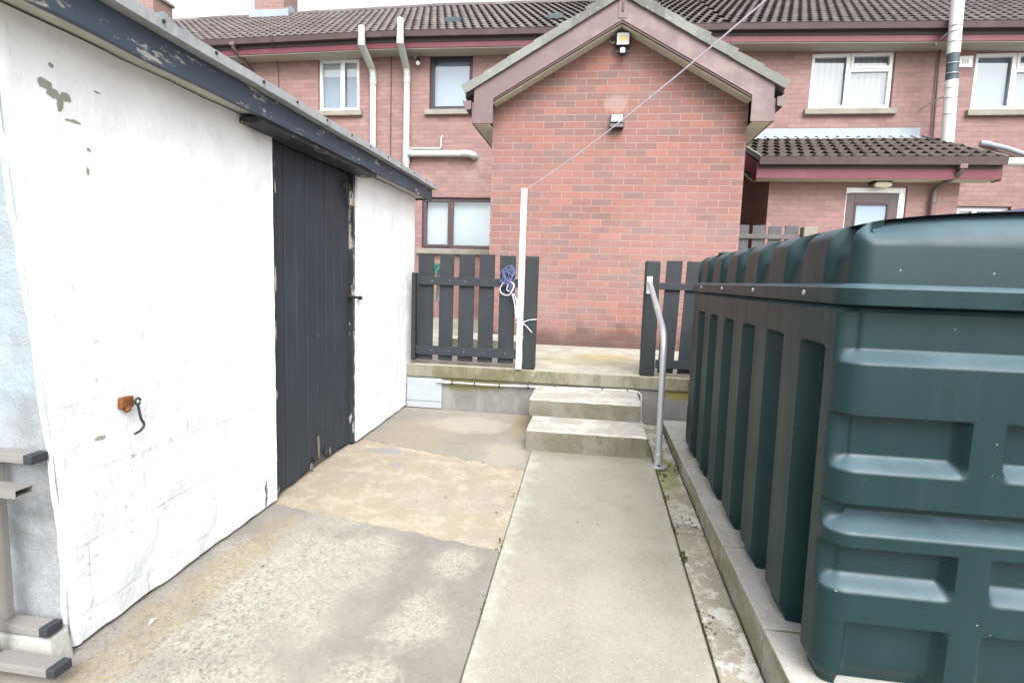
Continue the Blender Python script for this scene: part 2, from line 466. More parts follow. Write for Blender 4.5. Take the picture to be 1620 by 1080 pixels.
def paintwood(name, paint, wood, peel=.66, axis='z', rough=.6, grain=1.):
    t = NT(name)
    sc = {'z': (30, 30, 2.0), 'x': (2., 30, 30), 'y': (30, 2., 30)}[axis]
    g = t.noise(1.5, 6, .65, t.map(t.pos, sc))
    n = t.noise(4, 5, .65)
    c = t.mix(g, tuple(q * .65 for q in paint), tuple(q * 1.45 for q in paint))
    c = t.mix(t.mr(n, .45, .75, 0, .5), c, tuple(q * 1.7 + .005 for q in paint))
    pm = t.mr(t.noise(9, 7, .75, t.map(t.pos, {'z': (2, 2, .6), 'x': (.6, 2, 2), 'y': (2, .6, 2)}[axis])), peel, peel + .05)
    c = t.mix(pm, c, t.mix(g, tuple(q * .6 for q in wood), wood))
    sp = t.mr(t.voro(9), .05, .03)
    c = t.mix(t.m('MULTIPLY', sp, t.mr(t.noise(2), .45, .6)), c, (.22, .23, .24))
    h = t.m('SUBTRACT', t.m('MULTIPLY', g, grain), t.m('MULTIPLY', pm, .8))
    return t, t.bsdf(c, t.mr(n, .3, .7, rough - .1, rough + .15), t.bump(h, .45, .004), .35)
paintwood('door_paint', (.028, .033, .043), (.4, .34, .27), .74)
paintwood('door_frame_paint', (.022, .026, .034), (.5, .47, .44), .54)
paintwood('fascia_paint', (.05, .064, .09), (.45, .44, .4), .57, 'y')
paintwood('lintel_paint', (.03, .032, .038), (.36, .3, .24), .58, 'y')
paintwood('gate_paint', (.022, .026, .031), (.2, .18, .15), .8)
paintwood('gate_rail_paint', (.024, .028, .033), (.2, .18, .15), .78, 'x')
paintwood('post_paint', (.02, .025, .026), (.1, .11, .1), .72)
paintwood('old_fence_wood', (.07, .07, .075), (.3, .27, .23), .62)
paintwood('old_rail_wood', (.09, .085, .085), (.38, .35, .3), .6, 'x')
paintwood('soffit_paint', (.46, .45, .40), (.3, .28, .23), .62, 'y')

paintwood('bare_timber', (.16, .14, .115), (.3, .27, .22), .5)
simple('felt', (.34, .35, .36), .85, .2, 30, .3, bumpd=.004, dirt=(.16, .17, .18), da=.6, dsc=9)
simple('house_soffit', (.34, .33, .285), .7, .12, 8, .3, dirt=(.26, .25, .17), da=.5)
simple('cream_soffit', (.52, .5, .42), .65, .1, 8, .3, dirt=(.3, .3, .18), da=.5, dsc=6)
simple('red_fascia', (.13, .03, .044), .5, .15, 5, .4, dirt=(.17, .06, .075), da=.6)
simple('brown_gutter', (.085, .062, .062), .4, .12, 5, .5, dirt=(.15, .12, .12), da=.5)
simple('gutter_lip', (.13, .105, .105), .4, .12, 5, .5)
simple('brown_barge', (.145, .097, .1), .5, .1, 4, .4, dirt=(.27, .2, .19), da=.6, dsc=2)
simple('brown_barge_edge', (.07, .04, .04), .5, .1, 6, .4)
simple('white_upvc', (.8, .81, .81), .3, .04, 4, .5, dirt=(.68, .69, .68), da=.4)
simple('brown_upvc', (.075, .05, .055), .4, .12, 6, .5)
simple('black_upvc', (.028, .026, .034), .4, .15, 6, .5)
simple('grey_pipe', (.36, .385, .365), .45, .06, 5, .45, dirt=(.42, .44, .38), da=.5)
simple('white_pipe', (.55, .57, .55), .4, .05, 5, .45, dirt=(.6, .62, .58), da=.35)
simple('blue_grey_pipe', (.25, .29, .32), .5, .1, 5)
simple('lead', (.27, .31, .355), .55, .15, 9, .4, dirt=(.4, .43, .46), da=.6, dsc=5)
simple('white_metal', (.76, .77, .77), .45, .05, 10, .4, dirt=(.55, .55, .53), da=.4, dsc=8)
simple('galvanised', (.46, .475, .5), .42, .1, 25, .5, .55, dirt=(.62, .62, .61), da=.5)
simple('aluminium', (.27, .26, .25), .5, .1, 14, .5, .3, dirt=(.2, .19, .18), da=.5)
simple('galvanised_nail', (.09, .1, .12), .6, .2, 30)
simple('black_rubber', (.03, .032, .04), .6, .2, 12)
simple('black_plastic', (.022, .022, .026), .4, .15, 12)
simple('dark_metal', (.045, .04, .038), .5, .3, 30, .5, .4)
simple('rust', (.16, .055, .02), .85, .5, 40, .3, dirt=(.34, .15, .045), da=.8, dsc=30)
simple('brass', (.5, .47, .38), .4, .2, 20, .5, .7)
simple('rope_blue', (.13, .15, .29), .7, .3, 60)
simple('rope_pale', (.78, .74, .84), .6, .15, 60)
simple('rope_green', (.03, .17, .13), .6, .3, 60)
simple('panel_board', (.36, .39, .41), .6, .06, 6, .35, dirt=(.31, .335, .33), da=.5, dsc=4)
simple('cable_white', (.5, .49, .45), .5, .1, 10)
simple('cable_dark', (.06, .045, .045), .6, .1, 10)
simple('tarp_blue', (.02, .03, .07), .5, .3, 6)
simple('litter', (.82, .84, .84), .3, .1, 6)
simple('roof_vent_plastic', (.05, .075, .085), .5, .15, 12)
simple('lamp_lens', (.62, .58, .4), .2, .08, 20)
simple('moss', (.07, .08, .025), .95, .5, 40, .1)
simple('joint_dirt', (.19, .175, .135), .95, .4, 20, .1)
simple('dark_stone', (.09, .085, .08), .9, .2, 20)

# yellow/white LED flood lens
t = NT('led_lens')
w = t.n('ShaderNodeTexWave', wave_type='BANDS'); t.set(w.inputs['Vector'], t.pos); w.inputs['Scale'].default_value = 25
p = t.sep(t.pos)
inner = t.m('MULTIPLY', t.mr(t.m('ABSOLUTE', t.m('ADD', p[0], 1.325)), .045, .04), t.mr(t.m('ABSOLUTE', t.m('SUBTRACT', p[2], 3.285)), .028, .024))
t.bsdf(t.mix(inner, (.78, .79, .78), t.mix(w.outputs[0], (.75, .55, .14), (.8, .68, .3))), .15, None, .6)

# blinds / curtains / pane backings
t = NT('vertical_blind')
w = t.n('ShaderNodeTexWave', wave_type='BANDS', bands_direction='X'); t.set(w.inputs['Vector'], t.pos); w.inputs['Scale'].default_value = 3.6
t.bsdf(t.mix(w.outputs[0], (.2, .235, .27), (.28, .315, .345)), .8)
simple('net_blue', (.17, .24, .32), .8, .08, 3)
simple('obscure_glass', (.26, .34, .44), .3, .08, 2, .5)
simple('sky_reflection_backing', (.42, .49, .54), .8, .2, 2)  # pale backing that paints the bright sky reflection of the kitchen window
simple('room_grey', (.19, .24, .30), .8, .15, 2)
simple('blind_white', (.5, .54, .57), .7, .04, 4)

t = NT('glass')
gl = t.n('ShaderNodeBsdfGlossy'); gl.inputs['Color'].default_value = (.97, .985, 1, 1); gl.inputs['Roughness'].default_value = .015
tr = t.n('ShaderNodeBsdfTransparent'); tr.inputs[0].default_value = (.93, .95, .95, 1)
lw = t.n('ShaderNodeLayerWeight'); lw.inputs[0].default_value = .35
mx = t.n('ShaderNodeMixShader')
t.set(mx.inputs[0], t.mr(lw.outputs['Facing'], 0, 1, .13, .7))
t.t.links.new(tr.outputs[0], mx.inputs[1]); t.t.links.new(gl.outputs[0], mx.inputs[2]); t.t.links.new(mx.outputs[0], t.out.inputs[0])

# tank plastic
t = NT('tank_plastic')
p = t.sep(t.pos)
st = t.noise(1., 6, .7, t.map(t.pos, (16, 16, 1.1)))
c = t.mix(t.noise(3, 4), (.0036, .0195, .0215), (.0056, .0255, .028))
c = t.mix(t.mr(st, .5, .8, 0, .3), c, (.012, .034, .034))
c = t.mix(t.m('MULTIPLY', t.mr(t.voro(16), .05, .025), t.mr(t.noise(3), .5, .6)), c, (.2, .23, .22))
c = t.mix(t.mr(t.noise(5, 6, .75), .6, .75, 0, .3), c, (.035, .045, .038))
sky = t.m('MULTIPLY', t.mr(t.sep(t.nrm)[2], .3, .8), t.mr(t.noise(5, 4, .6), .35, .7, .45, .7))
c = t.mix(sky, c, (.105, .16, .19))  # upward faces paler: dust, plus sky reflection painted into the colour
t.bsdf(c, t.mr(st, .3, .8, .38, .52), t.bump(t.noise(55, 4), .12, .003), .36)

# ------------------------------------------------------------------ ground and setting
def gz(y):
    return -.374 + .028 * (y + 1.727)


m = MB()
m.add([(-300, -300, -.62), (300, -300, -.62), (300, 300, -.62), (-300, 300, -.62)], [(0, 1, 2, 3)])
kind(m.build('ground', 'ground_concrete'))


def slab(name, poly, mat, dz=0., th=.12, sub=True):
    m = MB()
    n = len(poly)
    top = [(x, y, gz(y) + dz) for x, y in poly]; bot = [(x, y, gz(y) - th) for x, y in poly]
    m.add(top + bot, [tuple(range(n)), tuple(range(2 * n - 1, n - 1, -1))] + [(i, (i + 1) % n, n + (i + 1) % n, n + i) for i in range(n)])
    return kind(m.build(name, mat, bevel=.0025))


def wob(a, b, n, amp, seed):
    out = []
    for i in range(n + 1):
        t = i / n
        x = a[0] + (b[0] - a[0]) * t; y = a[1] + (b[1] - a[1]) * t
        k = amp * nz(seed + t * n * .7) if 0 < i < n else 0
        out.append((x + k, y + k))
    return out


XL = -3.06; XP0 = -1.868; XP1 = -1.075
def pxl(y): return XP0 + .002 + (-2.70 - y) * (.069 / 4.8)
j1 = wob((-3.2, -2.72), (pxl(-3.12) - .006, -3.12), 40, .03, 3)
j2 = wob((-3.2, -3.83), (pxl(-4.10) - .006, -4.10), 26, .02, 9)
slab('yard_slab', [(-3.2, -1.87)] + j1 + [(XP0 - .006, -1.87)], 'bay_back')
g = .0035
slab('yard_slab', [(x, y - g) for x, y in j1] + [(x, y + g * .4) for x, y in reversed(j2)], 'bay_mid', -.004)
slab('yard_slab', [(x, y - g * .6) for x, y in j2] + [(pxl(-7.5) - .006, -7.5), (-8, -7.5), (-8, -4.99), (-3.2, -4.99)], 'bay_near', .001)
pl = wob((XP0 + .002, -2.70), (-1.797, -7.5), 60, .004, 5)
slab('path', pl + [(-1.06, -7.5), (XP1, -4.5), (XP1, -2.70)], 'path_concrete', .002)
slab('joint_filler', [(-3.3, -1.87), (-3.3, -4.95), (-8.2, -4.95), (-8.2, -7.6), (-1.068, -7.6), (-1.068, -1.87)], 'joint_dirt', -.009)
m = MB()
y = -1.9
segs = [(-1.9, -2.55), (-2.55, -3.13), (-3.13, -3.74), (-3.74, -4.3), (-4.3, -4.95), (-4.95, -5.6), (-5.6, -6.3), (-6.3, -7.5)]
for k, (a, b) in enumerate(segs):
    d = random.uniform(-.004, .004)
    m.hexa([(-1.062, b + .005, gz(b) - .1), (-.925, b + .005, gz(b) - .1), (-.925, a - .004, gz(a) - .1), (-1.062, a - .004, gz(a) - .1)],
           [(-1.062, b + .005, gz(b) - .006 + d), (-.925, b + .005, gz(b) - .012 + d), (-.925, a - .004, gz(a) - .012 + d), (-1.062, a - .004, gz(a) - .006 + d)])
kind(m.build('drain_channel', 'channel_stone', bevel=.006))

m = MB()
def clump(x, y, n, r):
    for _ in range(n):
        a = random.uniform(0, 6.28); q = r * random.random() ** .6; px_, py_ = x + q * math.cos(a) * .45, y + q * math.sin(a); s_ = random.uniform(.003, .008); zz = gz(py_) - .008
        b = random.uniform(0, 6.28); dx, dy = s_ * math.cos(b), s_ * math.sin(b)
        m.add([(px_ - dx, py_ - dy, zz), (px_ + dx, py_ + dy, zz), (px_ - dy * .5, py_ + dx * .5, zz + s_ * random.uniform(1, 2.2)), (px_ + dy, py_ - dx, zz + s_ * .5)], [(0, 1, 2), (0, 3, 2), (1, 3, 2)])
for (x, y, n, r) in ((-1.066, -3.98, 60, .05), (-1.066, -3.72, 30, .06), (-1.066, -3.0, 40, .12), (-1.068, -3.35, 25, .1), (-.922, -2.9, 40, .15), (-.922, -3.6, 30, .2), (-1.064, -4.45, 30, .12), (pxl(-3.5) - .004, -3.5, 24, .08), (pxl(-4.05) - .004, -4.05, 30, .07), (pxl(-4.5) - .004, -4.5, 24, .1), (-1.5, -2.765, 0, .01)):
    clump(x, y, n, r)
for i in range(90): clump(random.uniform(-1.9, -1.12), -2.762, 1, .004)
for i in range(60): clump(random.uniform(-2.7, -1.95), -1.862, 1, .004)
tag(kind(m.build('moss', 'moss', recalc=False), 'stuff'), 'dark moss and weeds in the joints of the concrete path', 'moss')

# raised concrete patio in front of the houses
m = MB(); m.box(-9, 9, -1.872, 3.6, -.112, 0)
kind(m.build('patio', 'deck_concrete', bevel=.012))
m = MB(); m.box(-9, 9, -1.856, -1.6, -.6, -.114)
tag(m.build('retaining_wall', 'retaining_render'), 'grey rendered low wall holding up the concrete patio behind the steps', 'wall')
m = MB(); m.box(-2.9, -2.2, -.95, -.35, 0, .13)
tag(m.build('concrete_block', 'step_concrete', bevel=.01), 'low concrete step on the patio seen through the pickets of the left gate', 'step')

# steps
st_ = thing('concrete_steps', 'two weathered concrete steps with green algae between the two black gate posts', 'steps', (-1.52, -2.3, gz(-2.3)))
def stepblock(x0, x1, y0, y1, z0, z1):
    m = MB(); n = 24
    for (a, b) in [(0, 1)]:
        def top(i):
            t = i / n
            return nz(t * 9 + z1 * 30, 1.) * .006
        vs = []; fs = []
        for i in range(n + 1):
            x = x0 + (x1 - x0) * i / n; w = top(i)
            vs += [(x, y0 + w * .8, z0), (x, y0 + w * .8, z1 - .012 + w * .5), (x, y0 + .012 + w * .5, z1 + w * .3), (x, y1, z1), (x, y1, z0)]
        for i in range(n):
            for k in range(4): fs.append((i * 5 + k, i * 5 + k + 1, i * 5 + 5 + k + 1, i * 5 + 5 + k))
        fs += [(0, 1, 2, 3, 4), tuple(n * 5 + q for q in (4, 3, 2, 1, 0))]
        m.add(vs, fs)
    return m
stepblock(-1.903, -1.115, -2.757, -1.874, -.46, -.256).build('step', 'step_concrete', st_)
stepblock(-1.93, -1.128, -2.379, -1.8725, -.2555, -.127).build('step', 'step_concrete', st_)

# grey board on the wall, cable on clips
pb = thing('wall_panel', 'pale grey square board fixed to the low wall beside the white shed', 'panel', (-2.87, -1.87, -.36))
m = MB(); m.box(-3.04, -2.735, -1.872, -1.857, -.315, -.118); m.box(-3.04, -2.735, -1.874, -1.857, -.372, -.319)
m.build('board', 'panel_board', pb, bevel=.003)
for x in (-3.02, -2.76):
    for z in (-.14, -.29, -.345): MB().tube([(x, -1.878, z), (x, -1.87, z)], .004, 8).build('screw', 'galvanised', pb)
cb = thing('wall_cable', 'thin white cable clipped along the low wall and over the upper step', 'cable', (-1.9, -1.88, -.15))
m = MB()
m.tube(bend([(-2.77, -1.886, -.139), (-2.3, -1.886, -.142), (-1.15, -1.886, -.119), (-1.09, -1.886, -.14), (-1.085, -1.885, -.36), (-1.06, -1.885, -.40), (-.6, -1.885, -.405)], .05), .008, 8)
m.tube([(-2.775, -1.886, -.139), (-2.66, -1.886, -.14)], .013, 8)
m.build('cable', 'cable_white', cb, smooth=50)
for x, z in ((-2.64, -.14), (-2.45, -.141), (-2.24, -.142), (-2.0, -.137), (-1.78, -.133), (-1.4, -.126), (-1.2, -.121)):
    MB().box(x - .005, x + .005, -1.896, -1.873, z - .014, z + .013).build('clip', 'black_plastic', cb)

# ------------------------------------------------------------------ shed
sh = thing('storage_shed', 'white painted block shed with black plank door and flat felt roof', 'shed', (-4.3, -3.3, -.43))
XS = -3.05; YN = -4.975; YF = -1.69; ZT = 1.402
def yn(z): return YN - .085 * ss(-.2, 1.4, z) - .03 * max(0, z + .45) / 1.85
DY0, DY1, DZ1 = -3.845, -2.872, 1.372


def shedx(y, z):
    return XS + .007 * nz(y * 5, z * 5, 1) + .005 * nz(y * 13, z * 13, 4) + .003 * nz(y * 30, z * 30, 7)


m = MB()
def wallpatch(y0, y1, zb=None, zt=ZT):
    n = max(2, int((y1 - y0) / .03)); k = 60
    def fn(u, v):
        y = y0 + (y1 - y0) * u
        b = (gz(y) + .014 + .006 * nz(y * 8) if zb is None else zb); z = b + (zt - b) * v
        if y0 < -4.9: y += (yn(z) - YN) * (1 - u)
        return (shedx(y, z), y, z)
    m.grid(fn, n, k)
wallpatch(YN + .03, DY0); wallpatch(DY1, YF)
def corner(u, v):
    z = gz(YN) + .012 + (ZT - gz(YN) - .012) * v
    a = u * PI / 2; r = .03 + .012 * nz(z * 7, 3)
    y = yn(z) + .03 - .03 * math.sin(a); x = XS - .03 + .03 * math.cos(a)
    w = .003 * nz(z * 6, u * 2, 2) + .0025 * nz(z * 17, u * 3, 2)
    k = math.sin(u * PI / 2)
    return (shedx(y, z) - .03 + .03 * math.cos(a) + w * math.sin(2 * a) ** 2, y, z)
m.grid(corner, 6, 70)
m.grid(lambda u, v: (XS - 4.4 * u, YF, -.5 + v * (ZT + .5)), 4, 4)
# door reveals
for yy in (DY0, DY1):
    m.grid(lambda u, v, yy=yy: (XS + .004 - .05 * u, yy + .004 * nz(v * 20, yy), gz(yy) + .014 + (ZT - gz(yy) - .014) * v), 2, 40)
m.build('wall', 'whitewash', sh, smooth=60, recalc=False)
m = MB()
def endw(u, v):
    x = XS - .012 - 4.4 * u ** 1.6; z = -.5 + v * (ZT + .5)
    k = min(1, u * 9)
    return (x, yn(z) + .004 * (1 - k) + k * (.01 * nz(x * 4, z * 4, 3) + .006 * nz(x * 11, z * 11, 3) + .004 * nz(x * 26, z * 26, 5)), z)
m.grid(endw, 90, 60)
m.build('end_wall', 'grey_render', sh, smooth=60, recalc=False)
m = MB()
m.box(-7.4, XS - .03, YN + .03, DY0 - .02, -.55, ZT - .01); m.box(-7.4, XS - .03, DY1 + .02, YF - .02, -.55, ZT - .01)
m.box(-7.4, XS - .09, DY0 - .02, DY1 + .02, -.55, ZT - .01)
m.build('wall_core', 'dark_stone', sh)
# soffit, fascia, felt
m = MB()
def rib(y0, y1, x0, x1, z0, z1, amp=.006, seg=.08):
    n = int((y1 - y0) / seg)
    ring = []
    for i in range(n + 1):
        y = y0 + (y1 - y0) * i / n; d = amp * nz(y * 3.1, x0); e = amp * .5 * nz(y * 9, z0)
        ring.append([(x0, y, z0 + d), (x1 + e, y, z0 + d), (x1 + e, y, z1 + d * .6), (x0, y, z1 + d * .6)])
    vs = [p for r in ring for p in r]; fs = []
    for i in range(n):
        for k in range(4): fs.append((i * 4 + k, i * 4 + (k + 1) % 4, i * 4 + 4 + (k + 1) % 4, i * 4 + 4 + k))
    fs += [(0, 1, 2, 3), tuple(n * 4 + k for k in (3, 2, 1, 0))]
    m.add(vs, fs)
rib(-5.45, -1.60, XS - .35, -2.955, 1.408, 1.425, .004)
m.build('soffit', 'soffit_paint', sh)
m = MB(); rib(-5.46, -1.585, -2.954, -2.930, 1.389, 1.482, .005)
m.box(-7.5, -2.956, -1.600, -1.578, 1.392, 1.48)
m.build('fascia', 'fascia_paint', sh)
m = MB(); rib(-5.48, -1.57, -7.5, -2.885, 1.484, 1.520, .006, .11)
m.build('roof', 'felt', sh)
y = -5.3
while y < -1.6:
    MB().tube([(-2.885, y, 1.507), (-2.879, y, 1.508)], .006, 8).build('nail', 'dark_metal', sh); y += random.uniform(.24, .34)
# lintel board over the door
m = MB(); rib(-4.09, -2.80, XS - .02, -2.945, 1.366, 1.392, .005, .05)
m.build('lintel_board', 'lintel_paint', sh)
# door frame + door
dr = None
m = MB()
for (a, b) in ((DY0, DY0 + .045), (DY1 - .035, DY1)):
    n = 40; 
    def prof(i):
        z = gz(a) + .01 + (DZ1 - .005 - gz(a) - .01) * i / n
        return z, .004 * nz(z * 12, a), .006 * nz(z * 25, a + 3)
    vs = []; fs = []
    for i in range(n + 1):
        z, d, e = prof(i)
        vs += [(XS - .05, a + d, z), (XS - .012 + e, a + d, z), (XS - .012 + e, b, z), (XS - .05, b, z)]
    for i in range(n):
        for k in range(4): fs.append((i * 4 + k, i * 4 + (k + 1) % 4, i * 4 + 4 + (k + 1) % 4, i * 4 + 4 + k))
    m.add(vs, fs + [(0, 1, 2, 3), tuple(n * 4 + k for k in (3, 2, 1, 0))])
fr = m.build('door_frame', 'door_frame_paint', sh)
m = MB()
npl = 8; y0 = DY0 + .05; y1 = DY1 - .038; w = (y1 - y0) / npl
low = [.012, .014, .02, .05, .075, .03, .022, .016]
for i in range(npl):
    a = y0 + i * w; b = a + w; zb0 = gz(a) + low[i]; n = 10
    xf = XS - .034 + .003 * nz(i * 3.3)
    pts = [(a + .002, DZ1 - .006), (b - .002, DZ1 - .006)]
    for k in range(n + 1):
        yy = b - .002 - (w - .004) * k / n
        rot = abs(nz(yy * 40, i)) * low[i] * 1.6
        if i == 4 and k > 6: rot += .13 * (k - 6) / 4
        pts.append((yy, zb0 + rot))
    vs = []
    # front with chamfered edges
    c = .007
    m.prism(pts, 'x', xf - .02, xf - .004)
    pin = [(min(max(p[0], a + .002 + c), b - .002 - c), p[1]) for p in pts]
    nn_ = len(pts)
    m.add([(xf - .004, p[0], p[1]) for p in pts] + [(xf, p[0], p[1]) for p in pin], [(k, (k + 1) % nn_, nn_ + (k + 1) % nn_, nn_ + k) for k in range(nn_)] + [tuple(range(nn_, 2 * nn_))])
dr = m.build('door', 'door_paint', sh, recalc=False)
for (pp, nm) in (([(-3.352, -.235), (-3.338, -.225), (-3.326, -.29), (-3.328, -.372), (-3.340, -.352), (-3.346, -.30)], 'bare_wood'), ([(-3.44, -.40), (-3.425, -.368), (-3.408, -.385), (-3.412, -.408), (-3.43, -.415)], 'bare_wood'), ([(-3.20, -.365), (-3.192, -.345), (-3.186, -.375), (-3.19, -.392)], 'bare_wood')):
    MB().prism(pp, 'x', XS - .036, XS - .0285).build(nm, 'bare_timber', dr, bevel=.002)
m = MB(); m.box(XS - .075, XS - .058, y0, y1, gz(y0), DZ1 - .01)
m.build('door_backing', 'dark_stone', sh)
for z in (1.17, .18):
    m = MB(); m.box(XS - .033, XS - .028, y0 - .005, y0 + .03, z - .05, z + .05)
    m.tube([(XS - .026, y0 - .004, z -.05), (XS - .026, y0 - .004, z + .05)], .006, 8)
    m.build('hinge', 'door_frame_paint', dr)
m = MB(); m.box(XS - .033, XS - .024, -3.03, -2.86, 1.265, 1.300); m.tube(bend([(XS - .03, -2.99, 1.31), (XS - .0, -2.99, 1.30), (XS - .0, -2.99, 1.25), (XS - .03, -2.99, 1.24)], .02), .006, 8)
m.tube(bend([(XS - .02, -3.03, 1.20), (XS + .0, -3.03, 1.23), (XS + .0, -3.03, 1.30), (XS - .02, -3.03, 1.33)], .02), .005, 8)
m.build('hasp', 'dark_metal', dr, smooth=50)
m = MB(); m.tube([(XS - .03, -2.93, .59), (XS + .03, -2.93, .585)], .009, 10); m.tube([(XS + .02, -2.93, .585), (XS + .02, -2.87, .580)], .008, 10); m.tube([(XS + .02, -2.875, .580), (XS + .02, -2.855, .58)], .014, 10)
m.box(XS - .034, XS - .029, -2.955, -2.905, .56, .62)
m.build('latch', 'dark_metal', dr, smooth=50)
pd = thing('padlock', 'small brass padlock hanging from the hasp of the black shed door', 'padlock', (XS + .0, -2.955, 1.165))
m = MB(); m.box(XS - .012, XS + .008, -2.978, -2.932, 1.165, 1.212); m.build('body', 'brass', pd, bevel=.004)
m = MB(); m.tube(arc((XS - .002, -2.955, 1.235), .016, 0, 180, 8, 'yz'), .0035, 8)
m.tube([(XS - .002, -2.939, 1.21), (XS - .002, -2.939, 1.236)], .0035, 8); m.tube([(XS - .002, -2.971, 1.21), (XS - .002, -2.971, 1.236)], .0035, 8); m.build('shackle', 'galvanised', pd, smooth=50)
# rusty hook
hk = thing('wall_hook', 'rusty iron hook and eye fixed low on the white shed wall', 'hook', (XS, -4.74, .25))
m = MB(); m.box(XS - .004, XS + .02, -4.775, -4.725, .262, .300); m.tube([(XS + .01, -4.75, .265), (XS + .02, -4.75, .25)], .012, 8); m.build('plate', 'rust', hk, bevel=.004)
m = MB()
m.tube(arc((XS + .03, -4.722, .280), .011, 0, 330, 10, 'yz'), .004, 8)
m.tube(bend([(XS + .03, -4.722, .270), (XS + .034, -4.716, .215), (XS + .034, -4.70, .195), (XS + .034, -4.715, .178), (XS + .034, -4.745, .172)], .012), .0042, 8); m.build('hook', 'dark_metal', hk, smooth=50)

# ------------------------------------------------------------------ ladder lying on edge + block
ld = thing('ladder', 'grey aluminium extension ladder lying on its edge against the shed end wall', 'ladder', (-3.6, -5.08, gz(-5.05)))
def rail(x1, y, z, h, d, ang, plug):
    """box-section stile running away to -x, open end at x1"""
    t = .004
    m = MB()
    def P(x, yy, zz): return (x, yy, zz)
    for (a, b, c_, e) in ((y - d / 2, y + d / 2, z + h / 2 - t, z + h / 2), (y - d / 2, y + d / 2, z - h / 2, z - h / 2 + t),
                          (y - d / 2, y - d / 2 + t, z - h / 2 + t, z + h / 2 - t), (y + d / 2 - t, y + d / 2, z - h / 2 + t, z + h / 2 - t)):
        m.box(x1 - 2.2, x1, a, b, c_, e)
    o = m.build('stile', 'aluminium', ld, bevel=.002)
    if plug:
        MB().box(x1 - .018, x1 + .010, y - d / 2 - .002, y + d / 2 + .002, z - h / 2 - .002, z + h / 2 + .002).build('end_cap', 'black_rubber', o, bevel=.004)
zb = gz(-5.1)
rail(-3.075, -5.03, .175, .025, .05, 0, True)
rail(-3.035, -5.105, .105, .025, .054, 0, False)
rail(-3.06, -5.03, zb + .118, .025, .05, 0, True)
rail(-2.955, -5.105, zb + .058, .025, .054, 0, True)
for x in (-3.165, -3.43, -3.69, -3.95, -4.2):
    m = MB(); m.box(x - .03, x, -5.12, -5.09, zb + .07, .093); m.build('rung', 'aluminium', ld, bevel=.006)
    m = MB(); m.box(x - .06, x - .035, -5.043, -5.017, zb + .13, .162); m.build('rung', 'aluminium', ld, bevel=.006)
m = MB(); m.hexa([(-3.40, -5.06, zb - .02), (-3.03, -5.06, zb - .02), (-3.03, -4.985, zb - .02), (-3.40, -4.985, zb - .02)],
                 [(-3.40, -5.05, zb + .095), (-3.055, -5.05, zb + .09), (-3.05, -4.985, zb + .10), (-3.40, -4.985, zb + .10)])
tag(m.build('concrete_block', 'pale_block', bevel=.008), 'pale broken concrete block on the ground under the ladder by the shed corner', 'block')
m = MB()
m.add([(-2.925, -4.82, gz(-4.83) + .004), (-2.915, -4.80, gz(-4.8) + .012), (-2.925, -4.78, gz(-4.79) + .005), (-2.935, -4.80, gz(-4.8) + .009), (-2.928, -4.81, gz(-4.8) + .012)],
      [(0, 1, 4), (1, 2, 4), (2, 3, 4), (3, 0, 4), (0, 3, 2, 1)])
tag(m.build('litter', 'litter'), 'scrap of crumpled white plastic on the ground at the foot of the shed wall', 'litter')
m = MB()
for i in range(26):
    x = random.uniform(-2.9, -1.1); y = random.uniform(-5.6, -2.9); s = random.uniform(.003, .007)
    z = gz(y) + .004
    a = random.uniform(0, 6.28); ca, sa = math.cos(a), math.sin(a)
    m.hexa([(x - s * ca, y - s * sa, z - .004), (x + s * .5, y - s * .4, z - .004), (x + s * ca, y + s * sa, z - .004), (x - s * .4, y + s * .5, z - .004)],
           [(x - s * .6 * ca, y - s * .6 * sa, z + s * .5), (x + s * .3, y - s * .2, z + s * .6), (x + s * .6 * ca, y + s * .6 * sa, z + s * .5), (x - s * .2, y + s * .3, z + s * .5)])
o = kind(m.build('grit', 'dark_stone'), 'stuff'); tag(o, 'dark specks of grit scattered over the concrete yard', 'grit')

# ------------------------------------------------------------------ gate, posts, pole, fence
def jag(v, a): return v + random.uniform(-a, a)
gt = thing('picket_gate', 'black picket gate between the white shed and the clothes pole', 'gate', (-2.54, -1.86, .03))
for (a, b, z) in ((-2.957, -2.827, .918), (-2.773, -2.656, .922), (-2.608, -2.481, .926), (-2.438, -2.313, .930), (-2.271, -2.141, .925)):
    m = MB(); t = random.uniform(-.004, .004)
    m.hexa([(a + t, -1.855, .04), (b + t, -1.855, jag(.04, .003)), (b + t, -1.832, .04), (a + t, -1.832, .04)], [(a, -1.855, z), (b, -1.855, jag(z, .004)), (b, -1.832, z), (a, -1.832, z)])
    m.build('picket', 'gate_paint', gt, bevel=.003)
MB().box(-2.965, -2.095, -1.88, -1.856, .668, .737).build('rail', 'gate_rail_paint', gt, bevel=.003)
MB().box(-2.965, -2.095, -1.88, -1.856, .084, .160).build('rail', 'gate_rail_paint', gt, bevel=.003)
for x in (-2.83, -2.68, -2.55, -2.38, -2.2):
    for z in (.70, .118): MB().tube([(x, -1.8835, z + random.uniform(-.012, .012)), (x, -1.879, z)], .0075, 8).build('nail', 'galvanised_nail', gt)
MB().box(-3.0, -2.966, -1.90, -1.83, .035, .765).build('stile', 'gate_paint', gt, bevel=.004)
def post(x0, x1, z1, label):
    m = MB(); m.hexa([(x0, -1.945, 0.002), (x1, -1.945, 0.002), (x1, -1.845, 0.002), (x0, -1.845, 0.002)], [(x0 + .001, -1.945, z1), (x1 + .002, -1.945, z1 - .004), (x1 + .002, -1.845, z1 + .004), (x0, -1.845, z1)])
    return tag(m.build('gate_post', 'post_paint', bevel=.008), label, 'post')
